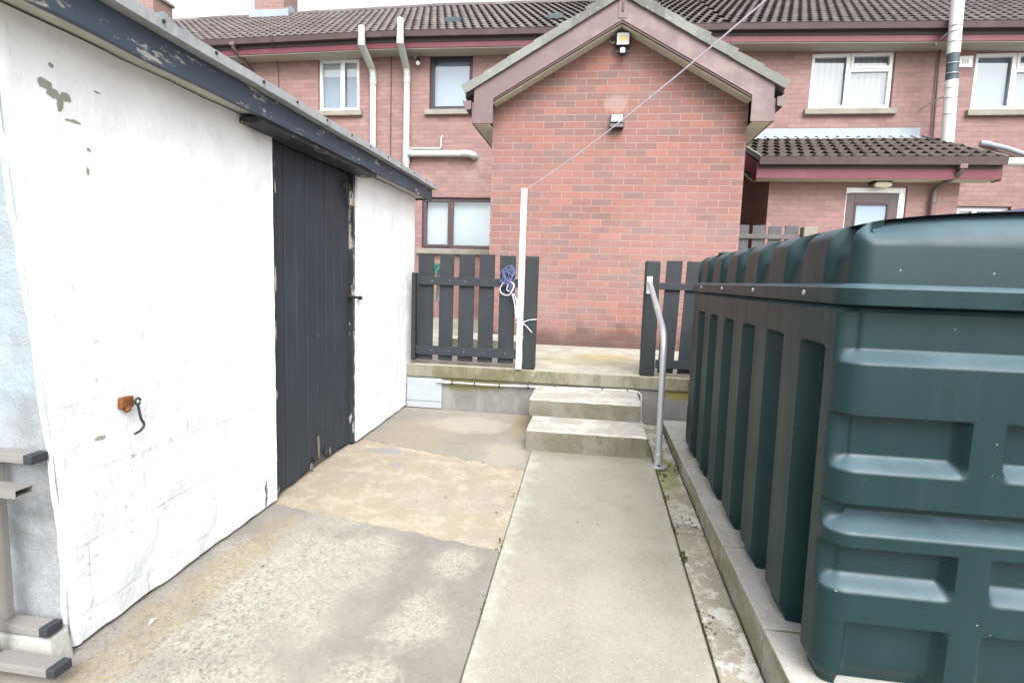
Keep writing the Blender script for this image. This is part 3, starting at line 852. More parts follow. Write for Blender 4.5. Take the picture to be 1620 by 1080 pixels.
# posts stand on the edge of the patio
def post2(x0, x1, z1, label):
    m = MB(); m.hexa([(x0, -1.868, .002), (x1, -1.868, .002), (x1, -1.77, .002), (x0, -1.77, .002)], [(x0, -1.868, z1), (x1, -1.868, z1 - .004), (x1, -1.77, z1 + .003), (x0, -1.77, z1)])
    return tag(m.build('gate_post', 'post_paint', bevel=.008), label, 'post')
post2(-2.058, -1.958, .925, 'stout black gate post with a pale rope smear, standing beside the white clothes pole')
post2(-1.108, -.995, .912, 'stout black gate post with the white bracket of the handrail fixed to it')
cp = thing('clothes_pole', 'tall thin white box section pole strapped to the left gate post', 'pole', (-2.085, -1.89, 0))
m = MB(); m.box(-2.108, -2.062, -1.90, -1.876, .004, 1.452); m.build('shaft', 'white_metal', cp, bevel=.003)
for z in (1.36, 1.40, .70, .33, .12): MB().tube([(-2.085, -1.9025, z), (-2.085, -1.899, z)], .006, 8).build('bolt', 'dark_metal', cp)
MB().box(-2.096, -2.062, -1.915, -1.901, .26, .38).build('cleat', 'white_metal', cp, bevel=.004)
# fence to the right of the steps (tank hides the rest)
rf = thing('picket_fence', 'black picket fence panel on the patio edge behind the green tank', 'fence', (-.3, -1.86, .03))
for k in range(8):
    a = -.946 + k * .154; m = MB()
    z = .914 + random.uniform(-.004, .004)
    m.hexa([(a - .025, -1.855, .03), (a + .095, -1.855, .03), (a + .095, -1.832, .03), (a - .025, -1.832, .03)], [(a, -1.855, z), (a + .118, -1.855, z), (a + .118, -1.832, z), (a, -1.832, z)])
    m.build('picket', 'gate_paint', rf, bevel=.003)
MB().box(-.992, .36, -1.88, -1.856, .69, .745).build('rail', 'gate_rail_paint', rf, bevel=.003)
MB().box(-.992, .36, -1.88, -1.856, .07, .138).build('rail', 'gate_rail_paint', rf, bevel=.003)

# handrail
hr = thing('handrail', 'bent galvanised tube handrail rising from the path to the right gate post', 'handrail', (-1.052, -2.885, gz(-2.885)))
zf = gz(-2.885)
m = MB(); m.tube(bend([(-1.052, -2.885, zf + .02), (-1.062, -2.885, .43), (-1.072, -1.905, .735), (-1.075, -1.88, .742)], .14, 9), .0195, 14); m.build('tube', 'galvanised', hr, smooth=50)
m = MB(); m.box(-1.095, -1.052, -1.882, -1.869, .655, .79); m.build('bracket', 'white_metal', hr, bevel=.004)
m = MB(); m.tube([(-1.052, -2.885, zf + .006), (-1.052, -2.885, zf + .09)], .026, 16); m.build('collar', 'galvanised', hr, smooth=50, bevel=.003)
m = MB(); m.prism([(-1.052 + .058 * math.cos(a) * 1., -2.885 + .045 * math.sin(a)) for a in [k * PI / 10 for k in range(20)]], 'z', zf - .004, zf + .014); fl = m.build('base_flange', 'galvanised', hr, bevel=.003)
m = MB(); m.tube([(-1.052, -2.918, zf + .013), (-1.052, -2.918, zf + .022)], .009, 6); m.build('bolt', 'dark_metal', fl)

# ropes
def loop_rope(name, mat, lab, cx, cy, z0, rx, rz, n, r=.0035, tail=None, tilt=.1):
    m = MB()
    for k in range(n):
        q = random.uniform(.45, 1.1); ox = random.uniform(-.35, .35) * rx; oz = random.uniform(-.3, .3) * rz; ph = random.uniform(0, 6); ro = random.uniform(-.7, .7)
        pts = []
        for i in range(25):
            a = 2 * PI * i / 24
            ex = rx * q * math.sin(a) * (1 + .25 * math.sin(2 * a + ph)); ez = rz * q * math.cos(a)
            pts.append((cx + ox + ex * math.cos(ro) - ez * math.sin(ro), cy - .003 * k - .008 * math.sin(a + ph), z0 + oz + ez * math.cos(ro) + ex * math.sin(ro)))
        m.tube(pts, r, 6, caps=False)
    for tpts in (tail or []): m.tube(bend(tpts, .03), r, 6)
    return tag(m.build(name, mat, smooth=60), lab, 'rope')
loop_rope('rope_coil', 'rope_blue', 'tangled coil of blue rope hung over the rail of the left gate', -2.19, -1.89, .77, .045, .075, 10, .003,
          [[(-2.18, -1.90, .72), (-2.15, -1.905, .60), (-2.115, -1.905, .50)], [(-2.19, -1.90, .74), (-2.13, -1.905, .62), (-2.12, -1.905, .46)], [(-2.2, -1.90, .72), (-2.14, -1.908, .56), (-2.118, -1.905, .53)]])
loop_rope('rope_loop', 'rope_pale', 'pale mauve loop of loose rope hanging from the left gate rail', -2.185, -1.90, .655, .06, .07, 2, .0038, [[(-2.15, -1.905, .62), (-2.125, -1.908, .5), (-2.12, -1.908, .44)], [(-2.14, -1.9, .62), (-2.11, -1.91, .55), (-2.115, -1.908, .42)]])
loop_rope('rope_hank', 'rope_green', 'hank of green twine hanging from the far left of the gate', -2.795, -1.822, .80, .03, .05, 8, .004, [[(-2.80, -1.82, .78), (-2.79, -1.815, .64), (-2.82, -1.815, .52)], [(-2.79, -1.82, .78), (-2.81, -1.815, .60), (-2.78, -1.815, .47)], [(-2.8, -1.82, .74), (-2.77, -1.815, .62), (-2.81, -1.815, .55)]])
m = MB(); m.tube(bend([(-2.10, -1.905, .39), (-2.06, -1.908, .392), (-2.0, -1.89, .415), (-1.95, -1.875, .418)], .03), .003, 6)
m.tube(bend([(-2.09, -1.905, .385), (-2.04, -1.905, .375), (-1.985, -1.885, .31)], .03), .003, 6)
m.tube(arc((-2.085, -1.888, .388), .034, 0, 360, 16, 'xy'), .004, 6, caps=False)
tag(m.build('rope_tie', 'rope_pale', smooth=60), 'short pale rope tied round the foot of the clothes pole and gate post', 'rope')
# washing line from the pole towards the camera side
m = MB(); a = Vector((-2.085, -1.888, 1.44)); b = Vector((-.02, -6.9, 2.04)); pts = []
for i in range(41):
    t = i / 40; p = a.lerp(b, t); p.z -= .14 * 4 * t * (1 - t); pts.append(p)
m.tube(pts, .0027, 8)
tag(m.build('washing_line', 'rope_pale', smooth=60), 'thin pale mauve washing line running up from the top of the clothes pole', 'line')

# ------------------------------------------------------------------ oil tank
tk = thing('oil_tank', 'large dark green plastic oil tank with ribbed side on the right', 'tank', (-.33, -3.74, -.34))
TX0, TX1, TY0, TY1, TZ0 = -.862, .20, -4.872, -2.60, -.34
RC = .065
SL = [-4.655 + .342 * i for i in range(6)]


def sbox(t, a, b, e):
    return ss(a - e, a + e, t) * (1 - ss(b - e, b + e, t))


def ll(a, b, x):
    t = min(1, max(0, (x - a) / (b - a)))
    return .45 * t + .55 * t * t * (3 - 2 * t)


def lbox(t, a, b, e):
    return ll(a - e, a + e, t) * (1 - ll(b - e, b + e, t))


def side_d(t, z):
    d = 0
    for c_ in SL:
        d = max(d, lbox(t, c_ - .082, c_ + .082, .010) * (1 - ll(.562, .582, z)))
    return d * (.058 + .02 * (1 - ll(.1, .3, z)))


PX = [(-.9, -.555), (-.455, -.20), (-.10, .9)]


def end_d(t, z):
    d = .042 * ll(.545, .583, z)
    for a, b in PX:
        k = lbox(t, a, b, .012)
        d = max(d, .046 * k * ll(.262, .300, z) * (1 - ll(.404, .414, z)))
        d = max(d, .044 * k * ll(-.064, -.024, z) * (1 - ll(.054, .064, z)))
        d = max(d, .04 * lbox(t, max(a, TX0 + .075), b, .012) * (1 - ll(-.155, -.143, z)))
    gv = .066 * ll(.098, .138, z) * (1 - ll(.168, .178, z)) * ll(TX0 + .03, TX0 + .045, t) * (1 - ll(TX1 - .045, TX1 - .03, t))
    d = max(d, gv)
    d -= .008 * (1 - ll(.10, .13, z))
    return d


def perim(step=.009):
    out = []  # (x,y,nx,ny,face,t)
    def line(p, q, n, face, ti):
        L = math.hypot(q[0] - p[0], q[1] - p[1]); k = int(L / step)
        for i in range(k):
            x = p[0] + (q[0] - p[0]) * i / k; y = p[1] + (q[1] - p[1]) * i / k
            out.append((x, y, n[0], n[1], face, (x, y)[ti]))
    def cor(cx, cy, a0, fa, ta, fb, tb):
        for i in range(9):
            a = R(a0 + 90 * i / 9)
            out.append((cx + RC * math.cos(a), cy + RC * math.sin(a), math.cos(a), math.sin(a), (fa, ta, fb, tb, i / 9), None))
    line((TX0 + RC, TY0), (TX1 - RC, TY0), (0, -1), 'e', 0)
    cor(TX1 - RC, TY0 + RC, -90, 'e', TX1 - RC, 's', TY0 + RC)
    line((TX1, TY0 + RC), (TX1, TY1 - RC), (1, 0), 's', 1)
    cor(TX1 - RC, TY1 - RC, 0, 's', TY1 - RC, 'e', TX1 - RC)
    line((TX1 - RC, TY1), (TX0 + RC, TY1), (0, 1), 'e', 0)
    cor(TX0 + RC, TY1 - RC, 90, 'e', TX0 + RC, 's', TY1 - RC)
    line((TX0, TY1 - RC), (TX0, TY0 + RC), (-1, 0), 's', 1)
    cor(TX0 + RC, TY0 + RC, 180, 's', TY0 + RC, 'e', TX0 + RC)
    return out


PR = perim(); NP = len(PR)
def wrap(rings, fn, close_top=False):
    """rings: list of ring params; fn(p, ring)->(inset,z)"""
    m = MB(); vs = []
    for r_ in rings:
        for p in PR:
            ins, z = fn(p, r_)
            vs.append((p[0] - p[2] * ins, p[1] - p[3] * ins, z))
    fs = []
    for j in range(len(rings) - 1):
        for i in range(NP):
            fs.append((j * NP + i, j * NP + (i + 1) % NP, (j + 1) * NP + (i + 1) % NP, (j + 1) * NP + i))
    m.add(vs, fs)
    return m
def fdepth(p, z):
    f = p[4]
    if f == 'e': return end_d(p[5], z)
    if f == 's': return side_d(p[5], z)
    fa, ta, fb, tb, k = f
    da = (end_d if fa == 'e' else side_d)(ta, z); db = (end_d if fb == 'e' else side_d)(tb, z)
    k = ss(0, .45, k) if fa == 's' else ss(.55, 1, k)
    return da * (1 - k) + db * k
zs = []
key = sorted(set([TZ0, TZ0 + .015, TZ0 + .03, TZ0 + .05, -.155, -.143, -.064, -.024, .054, .064, .098, .130, .138, .168, .178, .262, .300, .404, .414, .545, .562, .583, .675, .683, .69]))
for a, b in zip(key, key[1:]):
    k_ = max(1, int(math.ceil((b - a) / .014)))
    if b - a <= .045: zs += [a + (b - a) * i / 6 for i in range(6)]
    elif b - a > .02:
        zs += [a, a + .003]; zs += [a + (b - a) * i / k_ for i in range(1, k_)]; zs.append(b - .003)
    else: zs.append(a)
zs.append(.69)
def body(p, z):
    taper = .006 * (.69 - z) / 1.03
    base = .024 * (1 - ss(TZ0, TZ0 + .06, z))
    topr = .012 * ss(.675, .69, z)
    return fdepth(p, z) + taper + base + topr, z
m = wrap(zs, body)
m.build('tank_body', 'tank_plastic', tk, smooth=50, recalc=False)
# lid
LR = [-4.745 + .342 * i for i in range(7)]
def lidmask(p):
    f = p[4]
    if f == 's': return max(sbox(p[5], c_ - .072, c_ + .072, .014) for c_ in LR)
    return 0.
def endmask(p):
    f = p[4]
    if f == 'e': return 1.
    if f == 's': return 0.
    k = ss(0, 1, f[4]); return (1 - k) if f[0] == 'e' else k
CXL = (TX0 + TX1) / 2; HW = (TX1 - TX0) / 2
rings = [('a', .699, .022), ('a', .694, -.006), ('a', .697, -.012), ('a', .738, -.014), ('a', .745, -.008), ('a', .748, .012)]
rings += [('w', i / 8) for i in range(9)] + [('t', i / 10) for i in range(11)]
def lid(p, r_):
    if r_[0] == 'a': return r_[2], r_[1]
    rm, em = lidmask(p), endmask(p)
    # wall profile; w 0..1
    pil = [(.014, .75), (.014, .78), (.016, .81), (.018, .84), (.02, .855), (.023, .868), (.03, .877), (.042, .883), (.06, .887)]
    rec = [(.030, .75), (.034, .77), (.036, .79), (.038, .805), (.042, .82), (.052, .832), (.066, .845), (.085, .862), (.10, .888)]
    ed = [(.014, .75), (.016, .79), (.019, .83), (.0198, .844), (.0205, .850), (.027, .856), (.05, .866), (.08, .878), (.105, .887)]
    if r_[0] == 'w':
        k = int(round(r_[1] * 8))
        a = [pil[k][q] * (1 - rm) + rec[k][q] * rm for q in (0, 1)]
        a = [a[q] * (1 - em) + ed[k][q] * em for q in (0, 1)]
        ins, z = a
    else:
        a = pil[8][0] * (1 - rm) + rec[8][0] * rm; a = a * (1 - em) + ed[8][0] * em
        ins = a + (HW - .005 - a) * r_[1]
        z = .887 + .0 * em
    # arch across the width
    x = p[0] - p[2] * ins
    q = 1 - ((x - CXL) / HW) ** 2
    y = p[1] - p[3] * ins
    kk = 8 if r_[0] == 't' else int(round(r_[1] * 8))
    lift = .055 * max(0, q) ** .6 * (kk / 8) ** 2 * (1 - em) + .055 * max(0, q) ** .6 * em * max(0, (kk - 4) / 4) ** .8
    return ins, z + lift
m = wrap(rings, lid); m.f.append(tuple(range((len(rings) - 1) * NP, len(rings) * NP)))
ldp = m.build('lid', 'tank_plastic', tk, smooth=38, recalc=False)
for y_ in (-4.6, -4.05, -3.5, -2.95):
    MB().tube([(TX0 - .013, y_, .722), (TX0 - .018, y_, .722)], .008, 8).build('screw', 'galvanised', ldp)
for x_ in (-.47, .05):
    MB().tube([(x_, TY0 - .013, .718), (x_, TY0 - .019, .718)], .008, 8).build('screw', 'galvanised', ldp)
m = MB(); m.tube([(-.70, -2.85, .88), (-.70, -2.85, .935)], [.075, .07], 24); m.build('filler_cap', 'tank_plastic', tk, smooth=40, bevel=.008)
# plinth
tp = thing('tank_plinth', 'low plinth of pale paving slabs under the green oil tank', 'plinth', (-.2, -3.7, -.45))
js = [-1.876, -2.46, -3.02, -3.46, -4.05, -4.62, -5.2, -5.8]
for a, b in zip(js, js[1:]):
    d = random.uniform(-.003, .003)
    m = MB(); m.box(-.918 + d, -.42, b + .004, a - .004, -.5, -.3425); m.build('edge_slab', 'plinth_stone', tp, bevel=.006)
MB().box(-.4195, .5, -5.8, -1.88, -.5, -.3435).build('base', 'plinth_stone', tp)

# ------------------------------------------------------------------ houses
def wallfront(m, Y, x0, x1, z0, z1, ops, depth=.1, top=None):
    """front face with rectangular openings and reveals; faces -Y"""
    xs = sorted(set([x0, x1] + [v for o in ops for v in o[:2] if x0 < v < x1]))
    zs = sorted(set([z0, z1] + [v for o in ops for v in o[2:4] if z0 < v < z1]))
    for i in range(len(xs) - 1):
        for j in range(len(zs) - 1):
            cx = (xs[i] + xs[i + 1]) / 2; cz = (zs[j] + zs[j + 1]) / 2
            if any(o[0] < cx < o[1] and o[2] < cz < o[3] for o in ops): continue
            m.add([(xs[i], Y, zs[j]), (xs[i + 1], Y, zs[j]), (xs[i + 1], Y, zs[j + 1]), (xs[i], Y, zs[j + 1])], [(0, 1, 2, 3)])
    for a, b, c_, d in ops:
        D = Y + depth
        m.add([(a, Y, c_), (a, D, c_), (a, D, d), (a, Y, d)], [(0, 1, 2, 3)])
        m.add([(b, Y, c_), (b, Y, d), (b, D, d), (b, D, c_)], [(0, 1, 2, 3)])
        m.add([(a, Y, d), (a, D, d), (b, D, d), (b, Y, d)], [(0, 1, 2, 3)])
        m.add([(a, Y, c_), (b, Y, c_), (b, D, c_), (a, D, c_)], [(0, 1, 2, 3)])


def tiles(m, O, A, Sv, N, LA, LS, wave=.155, gauge=.30, th=.024, amp=.014, res=8, stag=.5, clip=None, jit=.004):
    O, A, Sv, N = map(Vector, (O, A, Sv, N))
    rows = int(math.ceil(LS / gauge - 1e-6)); n = int(LA / wave * res) + 1
    def h(u):
        u = u % 1.0
        return amp * (math.sin(2 * PI * u) + .32 * math.sin(4 * PI * u + .4))
    for j in range(rows):
        s0 = j * gauge; s1 = min(LS, (j + 1) * gauge + .03); off = stag * (j % 2); dj = random.uniform(-jit, jit)
        vs = []
        for i in range(n + 1):
            a = min(LA, i * wave / res); hh = h(a / wave + off)
            ti = int((a / wave + off) // 2); rj = jit * nz(ti * 7.3, j * 3.1) * 1.5
            p0 = O + A * a + Sv * (s0 + dj + rj) + N * (hh + th + rj * .5); p1 = O + A * a + Sv * s1 + N * (hh + .002)
            pf = O + A * a + Sv * (s0 + dj + rj + .003) + N * (hh + th - .013 + rj * .5)
            vs += [pf, p0, p1]
        fs = []
        for i in range(n):
            for k in range(2): fs.append((i * 3 + k, i * 3 + 3 + k, i * 3 + 4 + k, i * 3 + k + 1))
        m.add(vs, fs)


HY = 3.5
pitch = R(29.8); SY, SZ = math.cos(pitch), math.sin(pitch)
EY, EZ = 3.12, 4.775           # eave of the main roof
RL = 4.5                        # slope length
RY, RZ = EY + SY * RL, EZ + SZ * RL


def window(par, x0, x1, z0, z1, mat, mull=(), trans=(), depth=.085, fw=.05, backing='room_grey', sill=True, Y=HY, glassdepth=None, blind=None, sash=()):
    """frame set back in the reveal; mull: list of x; trans: list of (xa,xb,z)"""
    Yf = Y + depth - .03; Yb = Y + depth + .03
    m = MB()
    m.box(x0, x0 + fw, Yf, Yb, z0, z1); m.box(x1 - fw, x1, Yf, Yb, z0, z1)
    m.box(x0 + fw, x1 - fw, Yf, Yb, z0, z0 + fw); m.box(x0 + fw, x1 - fw, Yf, Yb, z1 - fw, z1)
    for x in mull: m.box(x - fw * .55, x + fw * .55, Yf - .001, Yb, z0 + fw, z1 - fw)
    for xa, xb, z in trans: m.box(xa, xb, Yf - .002, Yb, z - fw * .5, z + fw * .5)
    for (xa, xb, za, zb) in sash:
        s = .042
        m.box(xa, xb, Yf - .016, Yf - .002, za, za + s); m.box(xa, xb, Yf - .016, Yf - .002, zb - s, zb)
        m.box(xa, xa + s, Yf - .016, Yf - .002, za + s, zb - s); m.box(xb - s, xb, Yf - .016, Yf - .002, za + s, zb - s)
    w = m.build('window', mat, par, bevel=.003)
    gm = MB(); gm.add([(x0 + .01, Y + depth + .005, z0 + .01), (x1 - .01, Y + depth + .005, z0 + .01), (x1 - .01, Y + depth + .005, z1 - .01), (x0 + .01, Y + depth + .005, z1 - .01)], [(0, 1, 2, 3)])
    gm.build('pane', 'glass', w, recalc=False)
    if backing: MB().box(x0, x1, Y + depth + .09, Y + depth + .1, z0, z1).build('pane_backing', backing, w)  # sheet behind the glass; the kitchen one is coloured as reflected sky
    for (xa, xb, za, zb, bm_) in (blind or []): MB().box(xa, xb, Y + depth + .06, Y + depth + .07, za, zb).build('blind', bm_, w)
    if sill:
        sm = MB(); sm.hexa([(x0 - .07, Y - .075, z0 - .105), (x1 + .07, Y - .075, z0 - .105), (x1 + .07, Y + .06, z0 - .105), (x0 - .07, Y + .06, z0 - .105)],
                           [(x0 - .07, Y - .075, z0 - .02), (x1 + .07, Y - .075, z0 - .02), (x1 + .07, Y + .06, z0 - .003), (x0 - .07, Y + .06, z0 - .003)])
        sm.build('sill', 'sill_concrete', w, bevel=.006)
    return w


def dropz(x):
    """the terrace's roof line falls gently away to both sides"""
    if x < -5.225: return -.017 * (-5.225 - x)
    if x < .42: return -.053 * (x + 5.225) / 5.645
    return -.053 - .022 * (x - .42)


def eaves(par, x0, x1):
    MB().box(x0, x1, 3.19, HY + .02, 4.556, 4.570).sag().build('soffit', 'house_soffit', par)
    MB().box(x0, x1, 3.175, 3.198, 4.572, 4.655).sag().build('fascia', 'red_fascia', par)
    MB().box(x0, x1, 3.180, 3.198, 4.666, 4.80).sag().build('shadow_gap_board', 'cable_dark', par)  # dark strip painting the shadow gap between gutter and red fascia
    # box-profile gutter
    prof = [(3.165, 4.80), (3.165, 4.728), (3.085, 4.722), (3.062, 4.80), (3.055, 4.81), (3.07, 4.812), (3.092, 4.734), (3.155, 4.738), (3.155, 4.80)]
    MB().prism(prof, 'x', x0, x1).sag().build('gutter', 'brown_gutter', par)


def roofpart(par, x0, x1):
    m = MB()
    tiles(m, (x0, EY, EZ + .005), (1, 0, 0), (0, SY, SZ), (0, -SZ, SY), x1 - x0, RL, gauge=.30)
    r = m.sag().build('roof', 'roof_tile', par, recalc=False)
    # under-roof board and back slope
    m = MB(); m.add([(x0, EY + .03, EZ - .02), (x1, EY + .03, EZ - .02), (x1, RY, RZ - .03), (x0, RY, RZ - .03)], [(0, 1, 2, 3)])
    m.add([(x0, RY, RZ - .03), (x1, RY, RZ - .03), (x1, 2 * RY - EY, EZ), (x0, 2 * RY - EY, EZ)], [(0, 1, 2, 3)])
    m.sag().build('roof_deck', 'cable_dark', par)
    n = int((x1 - x0) / .45)
    m = MB()
    for i in range(n):
        a = x0 + (x1 - x0) * i / n; b = x0 + (x1 - x0) * (i + 1) / n; dz = random.uniform(-.006, .006)
        pts = [(RY - .13, RZ - .045 + dz), (RY - .11, RZ + .0 + dz), (RY - .05, RZ + .045 + dz), (RY, RZ + .06 + dz), (RY + .05, RZ + .045 + dz), (RY + .11, RZ + dz), (RY + .13, RZ - .045 + dz)]
        m.prism(pts, 'x', a + .004, b)
    m.sag().build('ridge', 'roof_tile', par)
    return r


def flank(m, x, y0, y1, z0, z1, s=1):
    m.add([(x, y0, z0), (x, y1, z0), (x, y1, z1), (x, y0, z1)], [(0, 1, 2, 3)])


WZ0, WZ1 = 3.655, 4.556
XA, XB = -5.225, .42     # party lines
h1 = thing('terraced_house', 'left terraced brick house with white upstairs window and two chimneys on its ridge', 'house', (-9.5, HY, 0))
h2 = thing('terraced_house', 'middle terraced brick house with black framed windows and gabled brick rear extension', 'house', (-2.4, HY, 0))
h3 = thing('terraced_house', 'right terraced brick house with white windows and tiled back porch', 'house', (4.5, HY, 0))
# left
m = MB(); wallfront(m, HY, -17, XA, 0, 4.6, [(-6.60, -5.815, WZ0, WZ1)]); m.build('wall', 'house_brick', h1, recalc=False)
window(h1, -6.595, -5.82, WZ0 + .005, WZ1 - .004, 'white_upvc', mull=(-6.17,), backing='net_blue', blind=[(-6.56, -5.85, 4.28, 4.53, 'blind_white')], sash=((-6.15, -5.835, 3.675, 4.54),))
eaves(h1, -17, XA - .002); roofpart(h1, -17, XA - .002)
# middle
m = MB()
wallfront(m, HY, XA, XB, 0, 4.6, [(-4.525, -3.755, WZ0, WZ1), (-4.63, -3.30, 1.25, 2.15)]); m.build('wall', 'house_brick', h2, recalc=False)
window(h2, -4.52, -3.76, WZ0 + .005, WZ1 - .004, 'black_upvc', backing='obscure_glass', fw=.065)
window(h2, -4.625, -3.305, 1.255, 2.145, 'brown_upvc', mull=(-4.1,), backing='sky_reflection_backing', fw=.06, sash=((-4.60, -4.12, 1.28, 2.12),))
eaves(h2, XA, XB - .002); roofpart(h2, XA, XB - .002)
# right
m = MB()
wallfront(m, HY, XB, 9.5, 0, 4.6, [(1.745, 2.97, WZ0 - .06, 4.458), (4.10, 5.33, WZ0 - .10, 4.41), (4.08, 4.84, .9, 2.10)]); m.build('wall', 'house_brick', h3, recalc=False)
def whitewin(x0, x1, z0, z1, bk, bl=None):
    mid = x0 + (x1 - x0) * .475
    return window(h3, x0, x1, z0, z1, 'white_upvc', mull=(mid,), trans=((mid + .03, x1 - .05, z1 - .26),), backing=bk, fw=.055, sash=((mid + .015, x1 - .02, z1 - .245, z1 - .015), (x0 + .01, mid - .012, z0 + .015, z1 - .015)), blind=bl)
whitewin(1.75, 2.965, WZ0 - .055, 4.455, 'vertical_blind')
whitewin(4.105, 5.325, WZ0 - .095, 4.405, 'room_grey', [(4.13, 4.6, 3.6, 4.38, 'net_blue')])
window(h3, 4.085, 4.835, .905, 2.095, 'white_upvc', mull=(4.36,), backing='vertical_blind', fw=.06)
eaves(h3, XB, 9.5); roofpart(h3, XB, 9.5)

# chimneys (parts of the left house roof)
def chimney(x0, x1, zt, cap):
    y0, y1 = RY - .32, RY + .32
    m = MB(); m.box(x0, x1, y0, y1, RZ - .5, zt); c_ = m.build('chimney', 'chimney_brick', h1)
    if cap: MB().box(x0 - .05, x1 + .05, y0 - .05, y1 + .05, zt, zt + .07).build('cap', 'sill_concrete', c_, bevel=.01)
    m = MB()
    zb = RZ - (RY - y0) * math.tan(pitch)
    m.box(x0 - .13, x1 + .13, y0 - .03, y0 - .002, zb - .06, zb + .10)
    k = 7
    for i in range(k):
        a = y0 + .02 + i * .09; zz = RZ - abs(RY - a) * math.tan(pitch)
        m.prism([(a, zz - .02), (a + .1, zz + .0), (a + .06, zz + .17), (a + .0, zz + .12)], 'x', x1 + .002, x1 + .02)
        m.prism([(a, zz - .02), (a + .1, zz + .0), (a + .06, zz + .17), (a + .0, zz + .12)], 'x', x0 - .02, x0 - .002)
    m.build('flashing', 'lead', c_)
chimney(-13.55, -12.55, 7.37, True)
chimney(-9.86, -9.11, 8.2, True)
def rvent(px, par):
    s = 1.27; y = EY + SY * s; z = EZ + SZ * s
    m = MB(); m.hexa([(px - .14, y - .02, z - .0), (px + .14, y - .02, z), (px + .14, y + .2, z + .11), (px - .14, y + .2, z + .11)], [(px - .13, y - .03, z + .09), (px + .13, y - .03, z + .09), (px + .13, y + .18, z + .17), (px - .13, y + .18, z + .17)])
    m.build('roof_vent', 'roof_vent_plastic', par, bevel=.01)
rvent(-4.33, h2); rvent(-2.43, h2)

# ---- gabled extension of the middle house
EXL, EXR = -2.715, .012
EP = R(29.8); ET = math.tan(EP)
APX = -1.345
m = MB()
ztop = 2.36; zap = 3.40
m.add([(EXL, 0, -.02), (EXR, 0, -.02), (EXR, 0, zap - (EXR - APX) * ET), (APX, 0, zap), (EXL, 0, zap - (APX - EXL) * ET)], [(0, 1, 2, 3, 4)])
flank(m, EXL, 0, HY, -.02, 2.75); flank(m, EXR, 0, HY, -.02, 2.75)
m.build('extension_wall', 'gable_brick', h2, recalc=False)
# roof slopes of the extension
oz = 3.665          # ridge top
for sgn in (-1, 1):
    m = MB(); L = 1.64 / math.cos(EP)
    eave = (APX + sgn * 1.64, oz - 1.64 * ET)
    # tiles run from eave up: along vector A along +Y
    A = (0, 1, 0); Sv = (-sgn * math.cos(EP), 0, math.sin(EP)); N = (sgn * math.sin(EP), 0, math.cos(EP))
    tiles(m, (eave[0], -.27, eave[1]), A, Sv, N, 3.9, L, gauge=.30, amp=.015)
    m.build('extension_roof', 'porch_tile', h2, recalc=False)
    m = MB(); m.prism([(eave[0], eave[1] - .05), (APX, oz - .05), (APX, oz - .02), (eave[0], eave[1] - .02)], 'y', -.2, HY + .3); m.build('extension_roof_deck', 'dark_stone', h2)
    # mortar-bedded verge with broken tile ends
    m = MB(); q = .0; k = 0
    while q < L - .02:
        l_ = min(.30 + random.uniform(-.02, .02), L - q); a = eave[0] - sgn * math.cos(EP) * q; az = eave[1] + math.sin(EP) * q
        b = eave[0] - sgn * math.cos(EP) * (q + l_); bz = eave[1] + math.sin(EP) * (q + l_)
        nx, nzv = sgn * math.sin(EP), math.cos(EP)
        t0 = .066 + random.uniform(-.006, .012); t1 = .05 + random.uniform(-.006, .008); u = -.028
        n_ = 6; lo = []; hi = []
        for i in range(n_ + 1):
            t = i / n_; xx = a + (b - a) * t; zz = az + (bz - az) * t; hgt = t0 + (t1 - t0) * t + .006 * nz(q * 9 + t * 5, sgn)
            ul = u + .006 * nz(q * 7 + t * 6, sgn + 5)
            lo.append((xx + nx * ul, zz + nzv * ul)); hi.append((xx + nx * hgt, zz + nzv * hgt))
        m.prism(lo + hi[::-1], 'y', -.278 + random.uniform(-.006, .006), -.16)
        q += l_; k += 1
    m.build('verge', 'lichen_tile', h2)
m = MB()
for i in range(10):
    a = -.265 + i * .40
    pts = [(APX - .14, oz - .03), (APX - .1, oz + .05), (APX - .04, oz + .085), (APX + .04, oz + .085), (APX + .1, oz + .05), (APX + .14, oz - .03)]
    m.prism(pts, 'y', a, a + .395)
m.build('extension_ridge', 'lichen_tile', h2)
# bargeboard
def barge_poly():
    o = .028  # below the verge
    top = oz - .035
    xl, xr = APX - 1.535, APX + 1.535
    zt = top - 1.535 * ET
    il, ir = APX - 1.325, APX + 1.325
    zi = 3.413
    zc = zi - 1.325 * ET + .0
    zbx = 2.398
    return [(xl, zt), (APX, top), (xr, zt), (xr, zbx), (ir, zbx), (ir, zc), (APX, zi), (il, zc), (il, zbx), (xl, zbx)]
bp = barge_poly()
m = MB()
n = len(bp)
for half in ([0, 1, 6, 7, 8, 9], [1, 2, 3, 4, 5, 6]):
    m.prism([bp[i] for i in half], 'y', -.245, -.222)
m.build('bargeboard', 'brown_barge', h2, recalc=True)
m = MB()
# dark trim along the lower edge of the boards, and the soffit behind
for sgn in (-1, 1):
    a = (APX, 3.413); b = (APX + sgn * 1.325, 3.413 - 1.325 * ET)
    m.prism([(a[0], a[1] - .004), (b[0], b[1] - .004), (b[0] - sgn * .0, b[1] - .022), (a[0], a[1] - .024)], 'y', -.236, -.205)
m.build('barge_trim', 'brown_barge_edge', h2)
m = MB()
for sgn in (-1, 1):
    a = (APX, 3.40); b = (APX + sgn * 1.34, 3.40 - 1.34 * ET)
    m.prism([(a[0], a[1]), (b[0], b[1]), (b[0], b[1] + .02), (a[0], a[1] + .02)], 'y', -.204, -.002)
    m.prism([(a[0], a[1] - .022), (b[0], b[1] - .022), (b[0], b[1] - .002), (a[0], a[1] - .002)], 'y', -.205, -.165)
m.build('verge_soffit', 'cream_soffit', h2)
